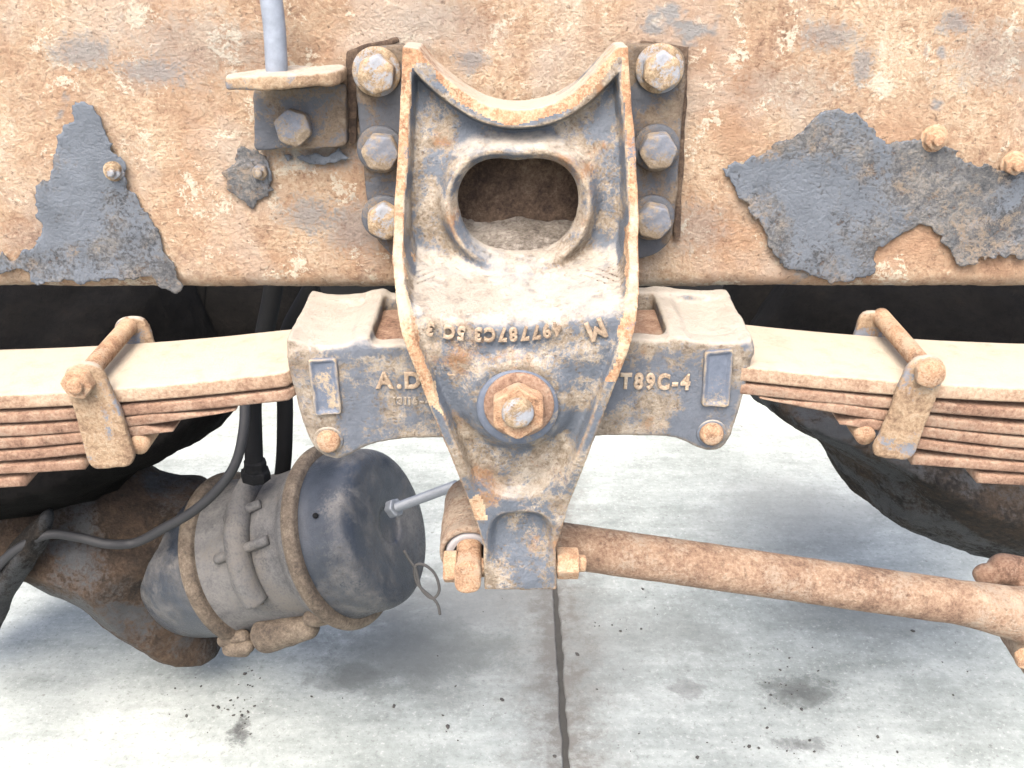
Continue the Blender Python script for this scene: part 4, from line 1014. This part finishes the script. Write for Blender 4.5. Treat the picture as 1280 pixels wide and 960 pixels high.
axL = blob('axle_housing', 'rust-brown axle housing beneath the left leaf spring carrying the brake chamber', [
    ('differential_bowl', [(-120,470),(262,460),(292,500),(284,516),(262,548),(232,566),(196,582),(166,604),(110,630),(20,640),(-120,660)], 0.52, 0.16, 0.014, M['axle_shade']),
    ('shaded_upper_bowl', [(-120,325),(190,325),(235,400),(290,480),(-120,490)], 0.56, 0.15, 0.012, M['axle_shade']),  # left upper housing, its blackness stands in for the shade above the spring
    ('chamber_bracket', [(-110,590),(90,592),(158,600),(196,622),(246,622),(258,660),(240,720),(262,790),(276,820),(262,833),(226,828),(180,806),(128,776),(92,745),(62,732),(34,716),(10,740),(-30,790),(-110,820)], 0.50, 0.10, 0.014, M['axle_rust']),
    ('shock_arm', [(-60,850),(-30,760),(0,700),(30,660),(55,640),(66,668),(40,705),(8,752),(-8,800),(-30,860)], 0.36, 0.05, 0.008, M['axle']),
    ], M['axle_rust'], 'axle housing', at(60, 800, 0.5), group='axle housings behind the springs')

# ---------------------------------------------------------------- hoses
def hose(label, pts, r, mat, Y):
    P = [at(a, b, (Y if not hasattr(Y, '__len__') else Y[i])) for i, (a, b) in enumerate(pts)]
    V, Fc = tube(P, r, 14, 8)
    c = P[len(P)//2]
    o = from_faces('air_hose', V-np.array(c), Fc, mat); o.location = c
    tag(o, label, 'hose', 'air hoses at the brake chamber'); return o
hose('thick black hose rising from the port of the brake chamber', [(318,592),(317,560),(316,530),(316,500),(322,470),(330,420),(340,370),(350,300)], 0.0115, M['rubber'], [0.40,0.41,0.42,0.43,0.43,0.43,0.43,0.43])
hose('black hose passing behind the left end of the equalizer above the clamp band', [(352,600),(355,570),(356,540),(356,500),(352,460),(362,410),(388,360),(410,300)], 0.0105, M['rubber'], 0.47)
hose('thin grey hose looping across the axle and the chamber clamp band', [(-40,745),(-10,715),(22,686),(60,668),(100,672),(135,680),(170,678),(205,660),(240,640),(272,612),(294,580),(304,540),(306,500),(304,450)], 0.0062, M['hose'],
     [0.34,0.34,0.34,0.35,0.36,0.36,0.37,0.365,0.36,0.36,0.365,0.38,0.40,0.42])
fit = thing('hose_fitting', at(318, 596, 0.40), 'dark fitting at the foot of the thick hose on the chamber', 'fitting')
V, Fc = lathe(round_profile([(0, 0), (0, 0.019), (0.014, 0.019), (0.017, 0.0145), (0.030, 0.0145), (0.030, 0)], 1), at(320, 600, 0.405), (at(318,560,.405)-at(320,600,.405)), 8)
from_faces('collar', V, Fc, M['rubber'], fit, smooth=False)

# ---------------------------------------------------------------- tyres on the far side of the truck (dark background)
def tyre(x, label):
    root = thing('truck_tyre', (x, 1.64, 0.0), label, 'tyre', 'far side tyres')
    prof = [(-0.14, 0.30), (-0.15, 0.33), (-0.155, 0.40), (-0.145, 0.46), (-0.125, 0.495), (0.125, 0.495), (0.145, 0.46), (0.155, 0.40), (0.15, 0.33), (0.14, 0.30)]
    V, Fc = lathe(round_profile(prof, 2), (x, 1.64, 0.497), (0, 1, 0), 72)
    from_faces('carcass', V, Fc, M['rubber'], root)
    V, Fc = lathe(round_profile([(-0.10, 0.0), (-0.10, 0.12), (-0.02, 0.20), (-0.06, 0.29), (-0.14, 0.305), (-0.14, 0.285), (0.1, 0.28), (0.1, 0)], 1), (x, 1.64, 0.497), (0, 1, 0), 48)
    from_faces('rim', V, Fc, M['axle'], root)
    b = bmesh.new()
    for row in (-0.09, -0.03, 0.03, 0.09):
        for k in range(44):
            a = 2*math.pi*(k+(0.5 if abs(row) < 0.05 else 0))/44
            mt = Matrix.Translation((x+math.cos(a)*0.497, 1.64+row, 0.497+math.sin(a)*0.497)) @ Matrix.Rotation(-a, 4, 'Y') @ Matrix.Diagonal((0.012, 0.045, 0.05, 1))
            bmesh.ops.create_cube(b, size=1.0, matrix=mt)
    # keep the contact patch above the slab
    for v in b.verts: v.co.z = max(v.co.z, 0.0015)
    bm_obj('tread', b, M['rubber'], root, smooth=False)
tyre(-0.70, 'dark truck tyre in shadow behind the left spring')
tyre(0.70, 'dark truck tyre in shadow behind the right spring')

# ---------------------------------------------------------------- added black tank shapes standing in for the shade in the gap under the rail
for px_end, sgn, lab in ((402, -1, 'added black tank shape filling in the shade under the rail left of the equalizer'), (902, 1, 'added black tank shape filling in the shade under the rail right of the equalizer')):
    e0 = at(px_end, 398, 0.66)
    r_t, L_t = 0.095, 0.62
    root = thing('shade_filler', (e0.x+sgn*L_t/2, 0.66, e0.z), lab, 'shade filler', 'added shade fillers under the rail')
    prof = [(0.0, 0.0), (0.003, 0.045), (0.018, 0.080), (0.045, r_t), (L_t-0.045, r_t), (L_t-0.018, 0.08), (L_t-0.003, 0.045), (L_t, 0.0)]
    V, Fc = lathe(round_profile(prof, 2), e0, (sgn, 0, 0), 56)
    from_faces('shell', V, Fc, M['axle_shade'], root)
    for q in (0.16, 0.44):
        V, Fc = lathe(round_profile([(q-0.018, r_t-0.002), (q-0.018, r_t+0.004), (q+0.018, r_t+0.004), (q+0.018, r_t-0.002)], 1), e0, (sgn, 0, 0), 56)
        from_faces('strap', V, Fc, M['axle_shade'], root)

# ---------------------------------------------------------------- grit on the concrete
rg = random.Random(11)
gbm = bmesh.new()
spots = [(300,880,25,40,26), (310,845,14,18,10), (240,880,60,40,10), (990,860,60,45,26), (860,720,50,30,6), (780,770,60,30,10), (1100,830,120,60,14), (720,820,200,80,14), (1000,930,90,20,12), (520,900,200,50,10), (870,930,200,25,10)]
for px, py, sx_, sy_, n in spots:
    for _ in range(n):
        p = ground_at(px+rg.gauss(0, 0.5)*sx_, py+rg.gauss(0, 0.5)*sy_)
        r = rg.choice((0.0008, 0.001, 0.0013, 0.0018, 0.0028))
        mt = Matrix.Translation((p.x, p.y, r*0.4)) @ Matrix.Rotation(rg.random()*6, 4, 'Z') @ Matrix.Diagonal((r*rg.uniform(0.8, 1.8), r*rg.uniform(0.7, 1.2), r*0.6, 1))
        for v in bmesh.ops.create_icosphere(gbm, subdivisions=1, radius=1.0, matrix=mt)['verts']:
            v.co.x += rg.uniform(-.35, .35)*r; v.co.y += rg.uniform(-.35, .35)*r
grit = bm_obj('grit', gbm, M['debris'], smooth=False)
tag(grit, 'dark grit and crumbs of rust scattered over the concrete', 'grit', kind='stuff')
